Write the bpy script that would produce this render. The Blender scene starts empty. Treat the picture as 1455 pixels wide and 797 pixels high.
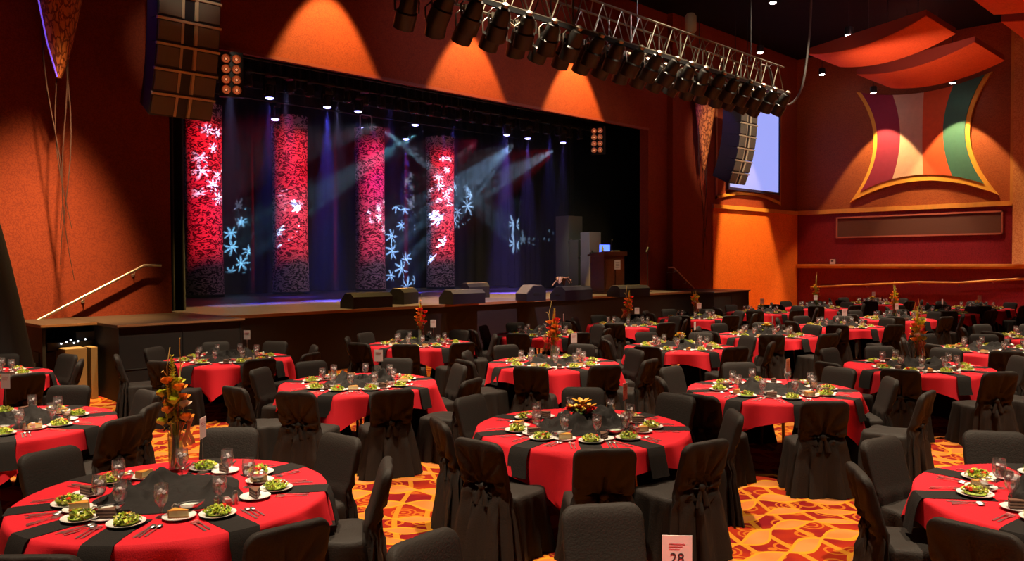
import bpy, bmesh, math, random
from mathutils import Vector, Matrix, noise
from math import sin, cos, pi, sqrt, atan2, radians
R=random.Random(7)
SC=bpy.context.scene; COL=SC.collection
# ------------------------------------------------------------ camera
W,H,F=1455.0,797.0,1150.0
CAMH=2.2
PITCH=math.atan((H/2-371)/F); ROLL=radians(-0.25)
# room: X runs along the stage front (away to the right), Y towards the stage; the camera looks along the diagonal
cam=bpy.data.objects.new('camera',bpy.data.cameras.new('camera')); COL.objects.link(cam)
cam.location=(0,0,CAMH)
MC=Matrix.Rotation(radians(-45),4,'Z')@Matrix.Rotation(pi/2-PITCH,4,'X')@Matrix.Rotation(ROLL,4,'Z')
cam.rotation_euler=MC.to_euler()
cam.data.sensor_width=36; cam.data.lens=36*F/W; cam.data.clip_end=200; cam.data.clip_start=.05
SC.camera=cam
M3=MC.to_3x3()
def ray(x,y): return M3@Vector(((x-W/2)/F,(H/2-y)/F,-1))
def at_z(x,y,z): d=ray(x,y); return Vector((0,0,CAMH))+d*((z-CAMH)/d.z)
def at_Y(x,y,Y): d=ray(x,y); return Vector((0,0,CAMH))+d*(Y/d.y)
def at_X(x,y,X): d=ray(x,y); return Vector((0,0,CAMH))+d*(X/d.x)
C45=sqrt(.5)
def rd(r,d,z=0): return Vector(((d+r)*C45,(d-r)*C45,z))       # right / forward of the lens -> room
def cam_ang(a): return radians(a)-pi/4                       # angle seen from the camera (0 right, 90 away) -> room angle
# ------------------------------------------------------------ materials
def newmat(name):
    m=bpy.data.materials.new(name); m.use_nodes=True; nt=m.node_tree
    return m,nt,nt.nodes['Principled BSDF']
MATS={}
def mat(name,col,rough=.6,metal=0,spec=.5,sheen=0,emis=None,es=0,nz=0,nscale=8,bump=0,bscale=60,coat=0):
    if name in MATS: return MATS[name]
    m,nt,b=newmat(name)
    b.inputs['Base Color'].default_value=(*col,1); b.inputs['Roughness'].default_value=rough
    b.inputs['Metallic'].default_value=metal; b.inputs['Specular IOR Level'].default_value=spec
    b.inputs['Sheen Weight'].default_value=sheen; b.inputs['Coat Weight'].default_value=coat
    if emis: b.inputs['Emission Color'].default_value=(*emis,1); b.inputs['Emission Strength'].default_value=es
    if nz or bump:
        tc=nt.nodes.new('ShaderNodeTexCoord'); n=nt.nodes.new('ShaderNodeTexNoise'); n.inputs['Scale'].default_value=nscale if nz else bscale; n.inputs['Detail'].default_value=3
        nt.links.new(tc.outputs['Object'],n.inputs['Vector'])
        if nz:
            r=nt.nodes.new('ShaderNodeMixRGB'); r.inputs[1].default_value=(*[c*(1-nz) for c in col],1); r.inputs[2].default_value=(*[min(1,c*(1+nz)) for c in col],1)
            nt.links.new(n.outputs['Fac'],r.inputs[0]); nt.links.new(r.outputs[0],b.inputs['Base Color'])
        if bump:
            n2=nt.nodes.new('ShaderNodeTexNoise'); n2.inputs['Scale'].default_value=bscale; nt.links.new(tc.outputs['Object'],n2.inputs['Vector'])
            bp=nt.nodes.new('ShaderNodeBump'); bp.inputs['Strength'].default_value=bump; bp.inputs['Distance'].default_value=.01
            nt.links.new(n2.outputs['Fac'],bp.inputs['Height']); nt.links.new(bp.outputs[0],b.inputs['Normal'])
    MATS[name]=m; return m
class NG:
    "tiny node-graph helper"
    def __init__(s,nt): s.nt=nt
    def n(s,t,**k):
        nd=s.nt.nodes.new('ShaderNode'+t)
        for a,v in k.items(): setattr(nd,a,v)
        return nd
    def l(s,a,b): s.nt.links.new(a,b)
    def m(s,op,a,b=0.0,c=None):
        nd=s.n('Math',operation=op)
        for i,v in enumerate((a,b,c)):
            if v is None: continue
            if isinstance(v,(int,float)): nd.inputs[i].default_value=v
            else: s.l(v,nd.inputs[i])
        return nd.outputs[0]
    def mix(s,f,a,b):
        nd=s.n('MixRGB')
        for i,v in enumerate((f,a,b)):
            if isinstance(v,(int,float)): nd.inputs[i].default_value=v
            elif isinstance(v,tuple): nd.inputs[i].default_value=(*v,1)
            else: s.l(v,nd.inputs[i])
        return nd.outputs[0]
    def ss(s,x,a,b):
        nd=s.n('MapRange',interpolation_type='SMOOTHSTEP'); nd.inputs[1].default_value=a; nd.inputs[2].default_value=b; s.l(x,nd.inputs[0]); return nd.outputs[0]
def painted(name,col,col2,scale=9,fine=70,streak=None,bump=.25,rough=.75):
    "plaster or wallcovering with a fine scrolled figure and a little relief"
    m,nt,b=newmat(name); g=NG(nt); tc=g.n('TexCoord')
    src=tc.outputs['Object']
    if streak:
        mp=g.n('Mapping'); mp.inputs['Scale'].default_value=streak; g.l(src,mp.inputs[0]); src=mp.outputs[0]
    n1=g.n('TexNoise'); n1.inputs['Scale'].default_value=scale; n1.inputs['Detail'].default_value=4; g.l(src,n1.inputs['Vector'])
    v=g.n('TexVoronoi',feature='DISTANCE_TO_EDGE'); v.inputs['Scale'].default_value=fine/5; 
    mx=g.n('MixRGB',blend_type='ADD'); mx.inputs[0].default_value=.25; g.l(src,mx.inputs[1]); g.l(n1.outputs['Color'],mx.inputs[2]); g.l(mx.outputs[0],v.inputs['Vector'])
    e=g.ss(v.outputs['Distance'],0.02,.16)
    f=g.m('ADD',g.m('MULTIPLY',e,.45),g.m('MULTIPLY',n1.outputs['Fac'],.55))
    c=g.mix(g.ss(f,.25,.8),col2,col); g.l(c,b.inputs['Base Color'])
    bp=g.n('Bump'); bp.inputs['Strength'].default_value=bump; bp.inputs['Distance'].default_value=.01; g.l(e,bp.inputs['Height']); g.l(bp.outputs[0],b.inputs['Normal'])
    b.inputs['Roughness'].default_value=rough; b.inputs['Specular IOR Level'].default_value=.25
    MATS[name]=m; return m
def thin_glass(name,tint=(1,1,1),base=.06,edge=.75,dif=.07):
    m=bpy.data.materials.new(name); m.use_nodes=True; nt=m.node_tree; nt.nodes.clear(); g=NG(nt)
    o=g.n('OutputMaterial'); mx=g.n('MixShader'); m2=g.n('MixShader'); m2.inputs[0].default_value=dif; df=g.n('BsdfDiffuse'); df.inputs[0].default_value=(.9,.85,.82,1); t=g.n('BsdfTransparent'); t.inputs[0].default_value=(*tint,1); gl=g.n('BsdfGlossy'); gl.inputs['Roughness'].default_value=.13
    lw=g.n('LayerWeight'); lw.inputs[0].default_value=.35
    f=g.m('ADD',g.m('MULTIPLY',g.m('POWER',lw.outputs['Facing'],2.2),edge),base)
    g.l(f,mx.inputs[0]); g.l(t.outputs[0],mx.inputs[1]); g.l(gl.outputs[0],mx.inputs[2]); g.l(mx.outputs[0],m2.inputs[1]); g.l(df.outputs[0],m2.inputs[2]); g.l(m2.outputs[0],o.inputs[0])
    MATS[name]=m; return m
FAB=mat('black_polyester',(.020,.0150,.0122),.70,0,.22,0,bump=.25,bscale=90)
FAB2=mat('black_napkin',(.017,.0135,.012),.8,0,.2,0,bump=.2,bscale=160)
RED=mat('red_linen',(.64,.014,.026),.8,0,.2,.0,bump=.15,bscale=140)
PORC=mat('white_porcelain',(.85,.80,.76),.18,0,.5)
SIL=mat('polished_silver',(.9,.86,.84),.32,1)
CHR=mat('brushed_steel',(.62,.58,.54),.3,1)
DARK=mat('black_metal',(.012,.012,.013),.45,0,.5)
WOODD=mat('dark_wood',(.09,.028,.012),.4,nz=.4,nscale=14)
TRIM=mat('gold_painted_wood',(.62,.24,.04),.45,nz=.2,nscale=5)
ALU=mat('truss_aluminium',(.26,.23,.18),.42,1)
GLASS=thin_glass('clear_glass',(.97,.95,.95),.10,.9)
WATER=thin_glass('iced_water',(.93,.92,.95),.10,.5)
ICE=mat('ice_cube',(.75,.7,.7),.25)
VASEG=thin_glass('vase_glass',(.93,.96,.86),.08,.7)
# ------------------------------------------------------------ object helpers
def link(o,parent=None):
    COL.objects.link(o)
    if parent is not None: o.parent=parent
    return o
def tag(o,label=None,cat=None,group=None,kind=None):
    if label: o['label']=label
    if cat: o['category']=cat
    if group: o['group']=group
    if kind: o['kind']=kind
    return o
def thing(name,label,cat,loc=(0,0,0),rz=0,group=None):
    o=bpy.data.objects.new(name,None); o.empty_display_size=.1; link(o); o.location=loc; o.rotation_euler=(0,0,rz)
    return tag(o,label,cat,group)
def copy_thing(root,loc,rz,label=None,group=None):
    r=root.copy(); COL.objects.link(r); r.location=loc; r.rotation_euler=(0,0,rz)
    if label: r['label']=label
    if group: r['group']=group
    for ch in KIDS.get(root.name,[]):
        c=ch.copy(); COL.objects.link(c); c.parent=r
        for g in KIDS.get(ch.name,[]):
            d=g.copy(); COL.objects.link(d); d.parent=c
    return r
KIDS={}
def proto(root):
    "remember the parts of a thing so that copies are quick"
    for o in SC.objects:
        if o.parent is not None: KIDS.setdefault(o.parent.name,[])
    for o in SC.objects:
        if o.parent is not None and o not in KIDS[o.parent.name]: KIDS[o.parent.name].append(o)
    return root
class MB:
    def __init__(s): s.b=bmesh.new(); s.mi=0; s.T=Matrix()
    def v(s,p): return s.b.verts.new(s.T@Vector(p))
    def f(s,vs):
        try:
            f=s.b.faces.new(vs); f.material_index=s.mi; return f
        except ValueError: return None
    def box(s,a,b,bev=0):
        x0,y0,z0=a;x1,y1,z1=b
        vs=[s.v(p) for p in ((x0,y0,z0),(x1,y0,z0),(x1,y1,z0),(x0,y1,z0),(x0,y0,z1),(x1,y0,z1),(x1,y1,z1),(x0,y1,z1))]
        fs=[s.f([vs[i] for i in q]) for q in ((0,3,2,1),(4,5,6,7),(0,1,5,4),(1,2,6,5),(2,3,7,6),(3,0,4,7))]
        if bev:
            es=set(e for f in fs for e in f.edges)
            r=bmesh.ops.bevel(s.b,geom=list(es),offset=bev,segments=2,affect='EDGES',profile=.6)
            for f in r['faces']: f.material_index=s.mi
        return s
    def loft(s,rings,cap0=True,cap1=True,closed=True):
        vr=[[s.v(p) for p in r] for r in rings]
        n=len(vr[0])
        for a,b in zip(vr,vr[1:]):
            for i in range(n if closed else n-1):
                j=(i+1)%n; s.f([a[i],a[j],b[j],b[i]])
        if cap0: s.f(vr[0][::-1])
        if cap1: s.f(vr[-1])
        return s
    def lathe(s,prof,n=24,c=(0,0),cap0=False,cap1=False):
        rings=[[(c[0]+r*cos(2*pi*i/n),c[1]+r*sin(2*pi*i/n),z) for i in range(n)] for r,z in prof]
        return s.loft(rings,cap0,cap1)
    def tube(s,pts,r,n=8,r1=None,cap=True):
        pts=[Vector(p) for p in pts]; rings=[]
        up=Vector((0,0,1))
        N=len(pts); prev=None
        for k,p in enumerate(pts):
            t=(pts[min(k+1,N-1)]-pts[max(k-1,0)]).normalized()
            if prev is None:
                a=t.cross(up)
                if a.length<1e-3: a=t.cross(Vector((1,0,0)))
                a.normalize()
            else:
                a=(prev-t*prev.dot(t))
                if a.length<1e-4: a=t.cross(up)
                a.normalize()
            prev=a; b=t.cross(a)
            q=r if r1 is None else r+(r1-r)*k/(N-1)
            rings.append([tuple(p+a*q*cos(2*pi*i/n)+b*q*sin(2*pi*i/n)) for i in range(n)])
        return s.loft([[ (x,y,z) for x,y,z in g] for g in rings],cap,cap)
    def cyl(s,p,q,r,n=12,r1=None): return s.tube([p,q],r,n,r1)
    def ball(s,c,rx,ry=None,rz=None,n=12,m=8):
        ry=rx if ry is None else ry; rz=rx if rz is None else rz
        rings=[[(c[0]+rx*sin(pi*k/m)*cos(2*pi*i/n),c[1]+ry*sin(pi*k/m)*sin(2*pi*i/n),c[2]-rz*cos(pi*k/m)) for i in range(n)] for k in range(1,m)]
        s.loft(rings,True,True); return s
    def poly_prism(s,pts,off):
        "pts: 3d polygon, off: vector"
        a=[s.v(p) for p in pts]; b=[s.v(Vector(p)+Vector(off)) for p in pts]
        s.f(a[::-1]); s.f(b)
        n=len(a)
        for i in range(n): j=(i+1)%n; s.f([a[i],a[j],b[j],b[i]])
        return s
    def build(s,name,mats,parent=None,smooth=False,loc=None,rz=None,angle=40):
        bmesh.ops.recalc_face_normals(s.b,faces=s.b.faces)
        me=bpy.data.meshes.new(name); s.b.to_mesh(me); s.b.free()
        for m in (mats if isinstance(mats,(list,tuple)) else [mats]): me.materials.append(m)
        if smooth:
            for p in me.polygons: p.use_smooth=True
            if angle: 
                try: me.set_sharp_from_angle(angle=radians(angle))
                except Exception: pass
        o=bpy.data.objects.new(name,me); link(o,parent)
        if loc is not None: o.location=loc
        if rz is not None: o.rotation_euler=(0,0,rz)
        return o
def struct(o): o['kind']='structure'; return o
def sq_ring(a,b,cx,cy,z,n=32,e=4.0,rip=None):
    out=[]
    for i in range(n):
        t=2*pi*i/n; c,s_=cos(t),sin(t)
        k=(abs(c)**e+abs(s_)**e)**(-1/e)
        x,y=a*c*k,b*s_*k
        if rip:
            q=rip(t,z); L=sqrt(x*x+y*y)+1e-6; x+=x/L*q; y+=y/L*q
        out.append((cx+x,cy+y,z))
    return out
# ------------------------------------------------------------ room shell
YW=15.9; XR=32.7; ZT=4.17; ZL=1.99; ZO=6.6; XJ0=6.48; XJ1=22.35; ZC=10.6; ZS=1.22
WALL=painted('terracotta_wallcovering',(.23,.034,.010),(.17,.022,.008),6,95,bump=.12)
WALLO=painted('orange_wallcovering',(.85,.17,.018),(.72,.13,.014),3,60,bump=.12)
WALLR=painted('cherry_veneer',(.36,.085,.02),(.26,.05,.014),5,90,(.6,.6,2.2),bump=.1,rough=.5)
BURG=painted('burgundy_veneer',(.24,.014,.024),(.15,.008,.014),6,80,(1,3.5,.7),bump=.15,rough=.42)
BLACK=mat('black_paint',(.006,.006,.007),.9,0,.1)
def carpet_mat():
    m,nt,b=newmat('swirl_carpet'); g=NG(nt); tc=g.n('TexCoord'); sep=g.n('SeparateXYZ')
    mp=g.n('Mapping'); mp.inputs['Rotation'].default_value=(0,0,radians(38)); g.l(tc.outputs['Object'],mp.inputs[0])
    nz=g.n('TexNoise'); nz.inputs['Scale'].default_value=.9; nz.inputs['Detail'].default_value=1; g.l(mp.outputs[0],nz.inputs['Vector'])
    g.l(mp.outputs[0],sep.inputs[0]); X,Y=sep.outputs[0],sep.outputs[1]
    w=g.m('MULTIPLY',g.m('SUBTRACT',nz.outputs['Fac'],.5),.95)
    v=g.m('ADD',g.m('ADD',Y,w),g.m('MULTIPLY',g.m('SINE',g.m('MULTIPLY',X,3.3)),.11))
    P=.40
    k=g.m('DIVIDE',v,P); row=g.m('FLOOR',k); fr=g.m('SUBTRACT',g.m('SUBTRACT',k,row),.5)   # -.5...5
    ph=g.m('ADD',g.m('MULTIPLY',X,7.6),g.m('MULTIPLY',row,2.3))
    env=g.m('MULTIPLY',g.m('POWER',g.m('ABSOLUTE',g.m('SINE',ph)),1.3),.27)
    dist=g.m('SUBTRACT',g.m('ABSOLUTE',fr),env)
    inside=g.ss(g.m('MULTIPLY',dist,-1),0,.02)
    line=g.m('LESS_THAN',g.m('ABSOLUTE',dist),.045)
    # curls and rings between the chains
    vo=g.n('TexVoronoi',feature='F1'); vo.inputs['Scale'].default_value=4.3; vo.inputs['Randomness'].default_value=.7; g.l(mp.outputs[0],vo.inputs['Vector'])
    D=vo.outputs['Distance']; ring=g.m('LESS_THAN',g.m('ABSOLUTE',g.m('SUBTRACT',g.m('FRACT',g.m('MULTIPLY',D,5.5)),.5)),.2)
    ring=g.m('MULTIPLY',ring,g.m('LESS_THAN',D,.5))
    wv=g.n('TexWave',bands_direction='X'); wv.inputs['Scale'].default_value=1.15; wv.inputs['Distortion'].default_value=5; wv.inputs['Detail'].default_value=0; wv.inputs['Detail Scale'].default_value=.6; g.l(mp.outputs[0],wv.inputs['Vector'])
    vine=g.m('GREATER_THAN',wv.outputs['Fac'],.93)
    n2=g.n('TexNoise'); n2.inputs['Scale'].default_value=2.2; g.l(mp.outputs[0],n2.inputs['Vector'])
    redc=g.mix(g.ss(n2.outputs['Fac'],.38,.62),(.19,.004,.009),(.33,.02,.005))
    c=g.mix(ring,redc,(.50,.13,.01)); c=g.mix(vine,c,(.56,.21,.015))
    fill=g.mix(g.ss(n2.outputs['Fac'],.35,.65),(.58,.17,.035),(.62,.23,.06))
    c=g.mix(inside,c,fill); c=g.mix(line,c,(.62,.27,.015))
    fz=g.n('TexNoise'); fz.inputs['Scale'].default_value=160; g.l(tc.outputs['Object'],fz.inputs['Vector'])
    c=g.mix(.35,c,g.mix(fz.outputs['Fac'],(.1,.01,.0),c))
    g.l(c,b.inputs['Base Color']); b.inputs['Roughness'].default_value=.95; b.inputs['Specular IOR Level'].default_value=.1; b.inputs['Sheen Weight'].default_value=.0
    return m
def slab(name,a,b,m): 
    mb=MB(); mb.box(a,b); return struct(mb.build(name,m))
slab('floor',(-4,-6,-.2),(XR+.3,YW+.3,0),carpet_mat())
slab('ceiling',(-4,-6,ZC),(XR+.3,26,ZC+.2),BLACK)
# stage wall with its opening
mb=MB(); mb.box((-4,YW,0),(XJ0,YW+.35,ZC)); struct(mb.build('wall_stage_left',WALL))
mb=MB(); mb.box((XJ0,YW,ZO),(XJ1,YW+.35,ZC)); struct(mb.build('wall_stage_header',WALL))
mb=MB(); mb.box((XJ1,YW,0),(23.45,YW+.35,ZC)); struct(mb.build('wall_stage_jamb',WALL))
xo=at_Y(1012,300,YW-.22).x
mb=MB(); mb.box((23.45,YW-.22,0),(XR,YW+.35,ZC)); struct(mb.build('wall_stage_right',WALL))
mb=MB(); mb.box((xo,YW-.25,0),(XR,YW-.219,ZT)); struct(mb.build('trim_orange_panel',WALLO))
mb=MB(); mb.box((xo-.05,YW-.31,ZT-.07),(XR,YW-.2,ZT+.07)); struct(mb.build('trim_stage_wall',TRIM))
mb=MB(); mb.box((XJ0,YW-.03,ZO-.07),(XJ1,YW+.0,ZO),0); struct(mb.build('trim_opening',mat('maroon_trim',(.2,.03,.02),.5)))
# right wall
mb=MB(); mb.box((XR,-6,ZT),(XR+.3,YW,ZC)); struct(mb.build('wall_right_upper',WALLR))
mb=MB(); mb.box((XR,-6,0),(XR+.3,YW,ZT)); struct(mb.build('wall_right_lower',BURG))
mb=MB(); mb.box((XR-.09,7.6,ZT-.085),(XR,YW-.2,ZT+.085)); struct(mb.build('trim_right_upper',TRIM))
mb=MB(); mb.box((XR-.16,-6,ZL-.07),(XR,YW-.2,ZL+.03),.01); mb.box((XR-.08,-6,ZL-.14),(XR,YW-.2,ZL-.07)); struct(mb.build('trim_right_ledge',TRIM))
mb=MB(); mb.box((XR-.45,5.9,ZL+.03),(XR,7.62,ZC)); struct(mb.build('wall_right_pilaster',painted('pale_orange_paint',(.72,.30,.10),(.6,.2,.06),4,60,bump=.1)))
mb=MB(); mb.box((XR-.4,7.62,ZT-.06),(XR,7.72,ZC)); struct(mb.build('trim_pilaster_edge',TRIM))
# recessed projection slot panel on the right wall
p0=at_X(1190,309,XR); p1=at_X(1424,301.5,XR); p2=at_X(1424,332,XR); p3=at_X(1190,336.5,XR)
y0,y1=p1.y,p0.y; z0,z1=(p2.z+p3.z)/2,(p0.z+p1.z)/2
t=thing('wall_panel','long brown acoustic panel in a thin pink frame set in the burgundy wall','wall panel',(XR,(y0+y1)/2,z0))
mb=MB(); hw=(y1-y0)/2; hh=z1-z0
mb.box((-.03,-hw,0),(0,hw,hh)); mb.build('panel',mat('brown_acoustic_cloth',(.10,.028,.016),.9,bump=.3,bscale=50),t)
mb=MB()
for a,b in (((-.06,-hw-.04,-.04),(0,hw+.04,.02)),((-.06,-hw-.04,hh-.02),(0,hw+.04,hh+.04)),((-.06,-hw-.04,-.04),(0,-hw+.02,hh+.04)),((-.06,hw-.02,-.04),(0,hw+.04,hh+.04))): mb.box(a,b)
mb.build('frame',mat('pink_brown_trim',(.4,.09,.06),.5),t)
q=at_X(1183,377,XR-.1); t=thing('thermostat','small white box standing on the gold ledge of the burgundy wall','wall device',(XR-.1,q.y,ZL+.03))
mb=MB(); mb.box((-.04,-.1,0),(.04,.1,.2),.01); mb.build('housing',PORC,t); mb=MB(); mb.box((-.045,-.05,.1),(-.04,.05,.15)); mb.build('display',DARK,t)
# ramp handrail on the right wall
t=thing('handrail','long gold wooden handrail running low along the burgundy wall','handrail',(XR,8,0))
pts=[at_X(x,y,XR-.12) for x,y in ((1152,408),(1230,404.5),(1305,401),(1362,402),(1410,398.5),(1455,396))]; pts.append(pts[-1]+(pts[-1]-pts[-2])*2)
mb=MB(); mb.tube([p-t.location for p in pts],.045,10); mb.build('rail',TRIM,t,True)
for p in pts[:-1]:
    mb=MB(); q=p-t.location; mb.cyl(q+Vector((0,0,-.04)),q+Vector((.12,0,-.1)),.015,8); mb.build('bracket',CHR,t,True)
# mural: a stretched hide-shaped relief with stripes
cx=[at_X(1216,131,XR),at_X(1413,101,XR),at_X(1404,267,XR),at_X(1211,277,XR)]
tm=thing('wall_relief','large stretched-hide relief with maroon, cream, orange and green stripes on the veneer wall','wall art',(XR,(cx[0].y+cx[1].y)/2,cx[3].z))
ya,yb=cx[0].y,cx[1].y; zt_=(cx[0].z+cx[1].z)/2; zb_=(cx[2].z+cx[3].z)/2
def hide(u,v):
    "u across 0..1 (away to near), v up 0..1"
    s=.145*(1-(2*v-1)**2)
    y=ya+(yb-ya)*(s+(1-2*s)*u)
    zt=zt_-.42*(1-(2*u-1)**2); zb=zb_+.62*(1-(2*u-1)**2)
    return y-tm.location.y, zb+(zt-zb)*v-tm.location.z
def hide_piece(name,u0,u1,v0,v1,m,x0,x1,n=14,k=4):
    mb=MB(); G=[[hide(u0+(u1-u0)*i/k,v0+(v1-v0)*j/n) for i in range(k+1)] for j in range(n+1)]
    fr=[[mb.v((-x1,y,z)) for y,z in r] for r in G]; bk=[[mb.v((-x0,y,z)) for y,z in r] for r in G]
    for j in range(n):
        for i in range(k): mb.f([fr[j][i],fr[j][i+1],fr[j+1][i+1],fr[j+1][i]]); mb.f([bk[j][i],bk[j+1][i],bk[j+1][i+1],bk[j][i+1]])
    for j in range(n): mb.f([fr[j][0],fr[j+1][0],bk[j+1][0],bk[j][0]]); mb.f([fr[j][k],bk[j][k],bk[j+1][k],fr[j+1][k]])
    for i in range(k): mb.f([fr[0][i],bk[0][i],bk[0][i+1],fr[0][i+1]]); mb.f([fr[n][i],fr[n][i+1],bk[n][i+1],bk[n][i]])
    return mb.build(name,m,tm,True,angle=30)
YEL=mat('yellow_felt',(.85,.38,.03),.7)
hide_piece('border',.012,.99,-.075,1.0,YEL,0.0,.12,20,24)
sl=[(.055,.30,(.28,.012,.04),'maroon_stripe'),(.30,.53,(.72,.42,.26),'cream_stripe'),(.53,.735,(.75,.10,.02),'orange_stripe'),(.735,.945,(.05,.16,.11),'green_stripe')]
for i,(a,b,c,nm) in enumerate(sl):
    hide_piece(nm,a,b,.0,1.0,mat(nm,c,.8,nz=.12,nscale=6),.12,.15+.002*i)
# ------------------------------------------------------------ screen on the stage wall
ys=YW-.25
b0=at_Y(1043,266,ys); b1=at_Y(1104,274.5,ys); b2=at_Y(1107,163,ys)
xs0=b0.x-.45; xs1=b1.x; zs0=(b0.z+b1.z)/2; zs1=b2.z+.05
t=thing('projection_screen','lit pale blue video screen high on the stage wall beside the loudspeaker column','screen',((xs0+xs1)/2,ys,zs0))
hw=(xs1-xs0)/2; hh=zs1-zs0
mb=MB(); mb.box((-hw,-.06,0),(hw,0,hh)); mb.build('screen_surface',mat('lit_screen',(.05,.05,.08),.6,emis=(.34,.39,.95),es=1.0),t)
mb=MB()
for a,b in (((-hw-.1,-.09,-.1),(hw+.1,0,0)),((-hw-.1,-.09,hh),(hw+.1,0,hh+.1)),((-hw-.1,-.09,0),(-hw,0,hh)),((hw,-.09,0),(hw+.1,0,hh))): mb.box(a,b)
mb.build('frame',mat('dark_blue_frame',(.01,.01,.05),.4),t)
# arched moulding beneath the screen
t=thing('screen_moulding','orange arched moulding framing the underside of the blue screen','moulding',(xs1,YW-.22,zs0-.5))
mb=MB(); xa=at_Y(1016,262,YW-.22).x-xs1; xb=.32
def arc(dz): return [(xa+(xb-xa)*i/14,0,.0+.28*(1-(2*i/14-1)**2)+dz) for i in range(15)]
a=arc(0); b=arc(.12); 
mb.loft([[ (p[0],-.05,p[2]),(q[0],-.05,q[2]),(q[0],.0,q[2]),(p[0],.0,p[2])] for p,q in zip(a,b)]); mb.build('arch',TRIM,t)
for x in (xa,xb-.09): mb=MB(); mb.box((x,-.05,0),(x+.09,0,hh+.9)); mb.build('side_strip',mat('rust_trim',(.35,.09,.03),.5),t)
# ------------------------------------------------------------ stage
YF=14.2; YB=24.0
STG=mat('stage_deck',(.15,.12,.14),.38,0,.5,nz=.25,nscale=3)
SKIRT=mat('stage_skirt',(.012,.008,.007),.7,nz=.2,nscale=4)
mb=MB(); mb.box((6.66,YF,0),(22.2,YB+.4,ZS-.03)); struct(mb.build('wall_stage_front',SKIRT))
mb=MB(); mb.box((6.6,YF-.03,ZS-.03),(22.2,YB+.4,ZS)); struct(mb.build('floor_stage',STG))
EDGE=mat('stage_edge_wood',(.35,.16,.07),.4)
mb=MB(); mb.box((6.66,YF-.06,ZS-.06),(22.2,YF-.03,ZS)); struct(mb.build('trim_stage_edge',EDGE))
mb=MB(); mb.box((-4,YB,0),(XR+1,YB+.2,ZC)); struct(mb.build('wall_stage_back',BLACK))
mb=MB(); mb.box((1.0,YW+.36,0),(1.2,YB,ZC)); struct(mb.build('wall_stage_wing_left',BLACK))
mb=MB(); mb.box((28.0,YW+.36,0),(28.2,YB,ZC)); struct(mb.build('wall_stage_wing_right',BLACK))
def drape(name,label,x0,x1,y,z0,z1,m,amp=.07,per=.35,seed=0,axis='x'):
    n=max(12,int(abs(x1-x0)/per*8)); rr=random.Random(seed); mb=MB(); rings=[]
    for j in range(9):
        z=z0+(z1-z0)*j/8; fr,bk=[],[]
        for i in range(n+1):
            s=x0+(x1-x0)*i/n; o=amp*sin(2*pi*s/per+.7*sin(s*1.3))*(1-.25*j/8)+.02*noise.noise(Vector((s*2,z*.5,seed)))
            fr.append((s,y+o,z) if axis=='x' else (y+o,s,z)); bk.append((s,y+o+.02,z) if axis=='x' else (y+o+.02,s,z))
        rings.append(fr+bk[::-1])
    mb.loft(rings); o=mb.build(name,m,None,True,angle=60)
    return tag(o,label,'curtain')
VEL=mat('black_velour',(.009,.008,.009),.95,0,.1,.1)
BKD=mat('black_backdrop_cloth',(.045,.042,.05),.9,0,.1)
drape('stage_backdrop','wide black pleated backdrop curtain at the rear of the stage',3,26.5,YB-.35,ZS,9.8,BKD,.05,.45,3)
drape('stage_curtain','black side curtain hanging just inside the opening by the handrail wall',XJ0-.3,XJ0+.55,YW+.6,ZS,8.6,VEL,.06,.2,4)
drape('stage_curtain','black side curtain hanging behind the lectern at the opening edge',20.3,22.9,YW+3.9,ZS,8.6,VEL,.07,.25,5)
drape('stage_curtain','black side curtain farther upstage beyond the grey equipment cases',21.0,24.6,YW+5.2,ZS,8.6,BKD,.07,.25,6)
drape('stage_curtain','black side curtain in the wing behind the first red column',4.0,8.4,YW+4.2,ZS,8.6,VEL,.07,.25,7)
drape('stage_border','black border curtain across the top of the stage opening',3,26,YW+1.2,6.95,9.8,VEL,.05,.3,8)
drape('stage_border','second black border curtain hung farther upstage above the red columns',3,26,YW+5.0,7.2,9.8,VEL,.05,.3,9)
# the step blocks beside the stage
def block(xa,xb,nm,lab,side):
    t=thing('stage_steps_block',lab,'platform',((xa+xb)/2,YF,0)); w=(xb-xa)/2; dp=1.69 if side<0 else 1.46
    mb=MB(); mb.box((-w,-.85,0),(w,dp,ZS-.05)); mb.build('body',SKIRT,t)
    mb=MB(); mb.box((-w-.02,-.88,ZS-.05),(w+.02,dp,ZS),.008); mb.build('top',mat('block_top',(.05,.03,.02),.45),t)
    mb=MB(); mb.box((-w-.03,-.9,ZS-.03),(w+.03,-.88,ZS+.004)); mb.build('edge_strip',EDGE,t)
    for x in (-w,-.02,w-.04):
        mb=MB(); mb.box((x,-.862,.01),(x+.012,-.85,ZS-.06)); mb.build('seam',DARK,t)
    mb=MB(); mb.box((-w,-.858,.5),(w,-.85,.512)); mb.build('panel_joint',mat('joint_grey',(.06,.055,.05),.4),t)
    # steps behind, along the wall
    s=-1 if side<0 else 1
    mb=MB()
    for k in range(7):
        x0_=s*(w+.28*k); x1_=s*(w+.28*(k+1)); z=ZS-(k+1)*ZS/8
        mb.box((min(x0_,x1_),.25,0),(max(x0_,x1_),dp-.02,z))
    mb.build('stairs',mat('dark_step',(.02,.015,.014),.7),t)
    return t
tb=block(4.6,6.66,'',"black stage-corner block with steps behind, in front of the handrail wall",-1)
t2=block(22.2,24.4,'',"black stage-corner block with steps behind, below the orange wall",1)
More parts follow.
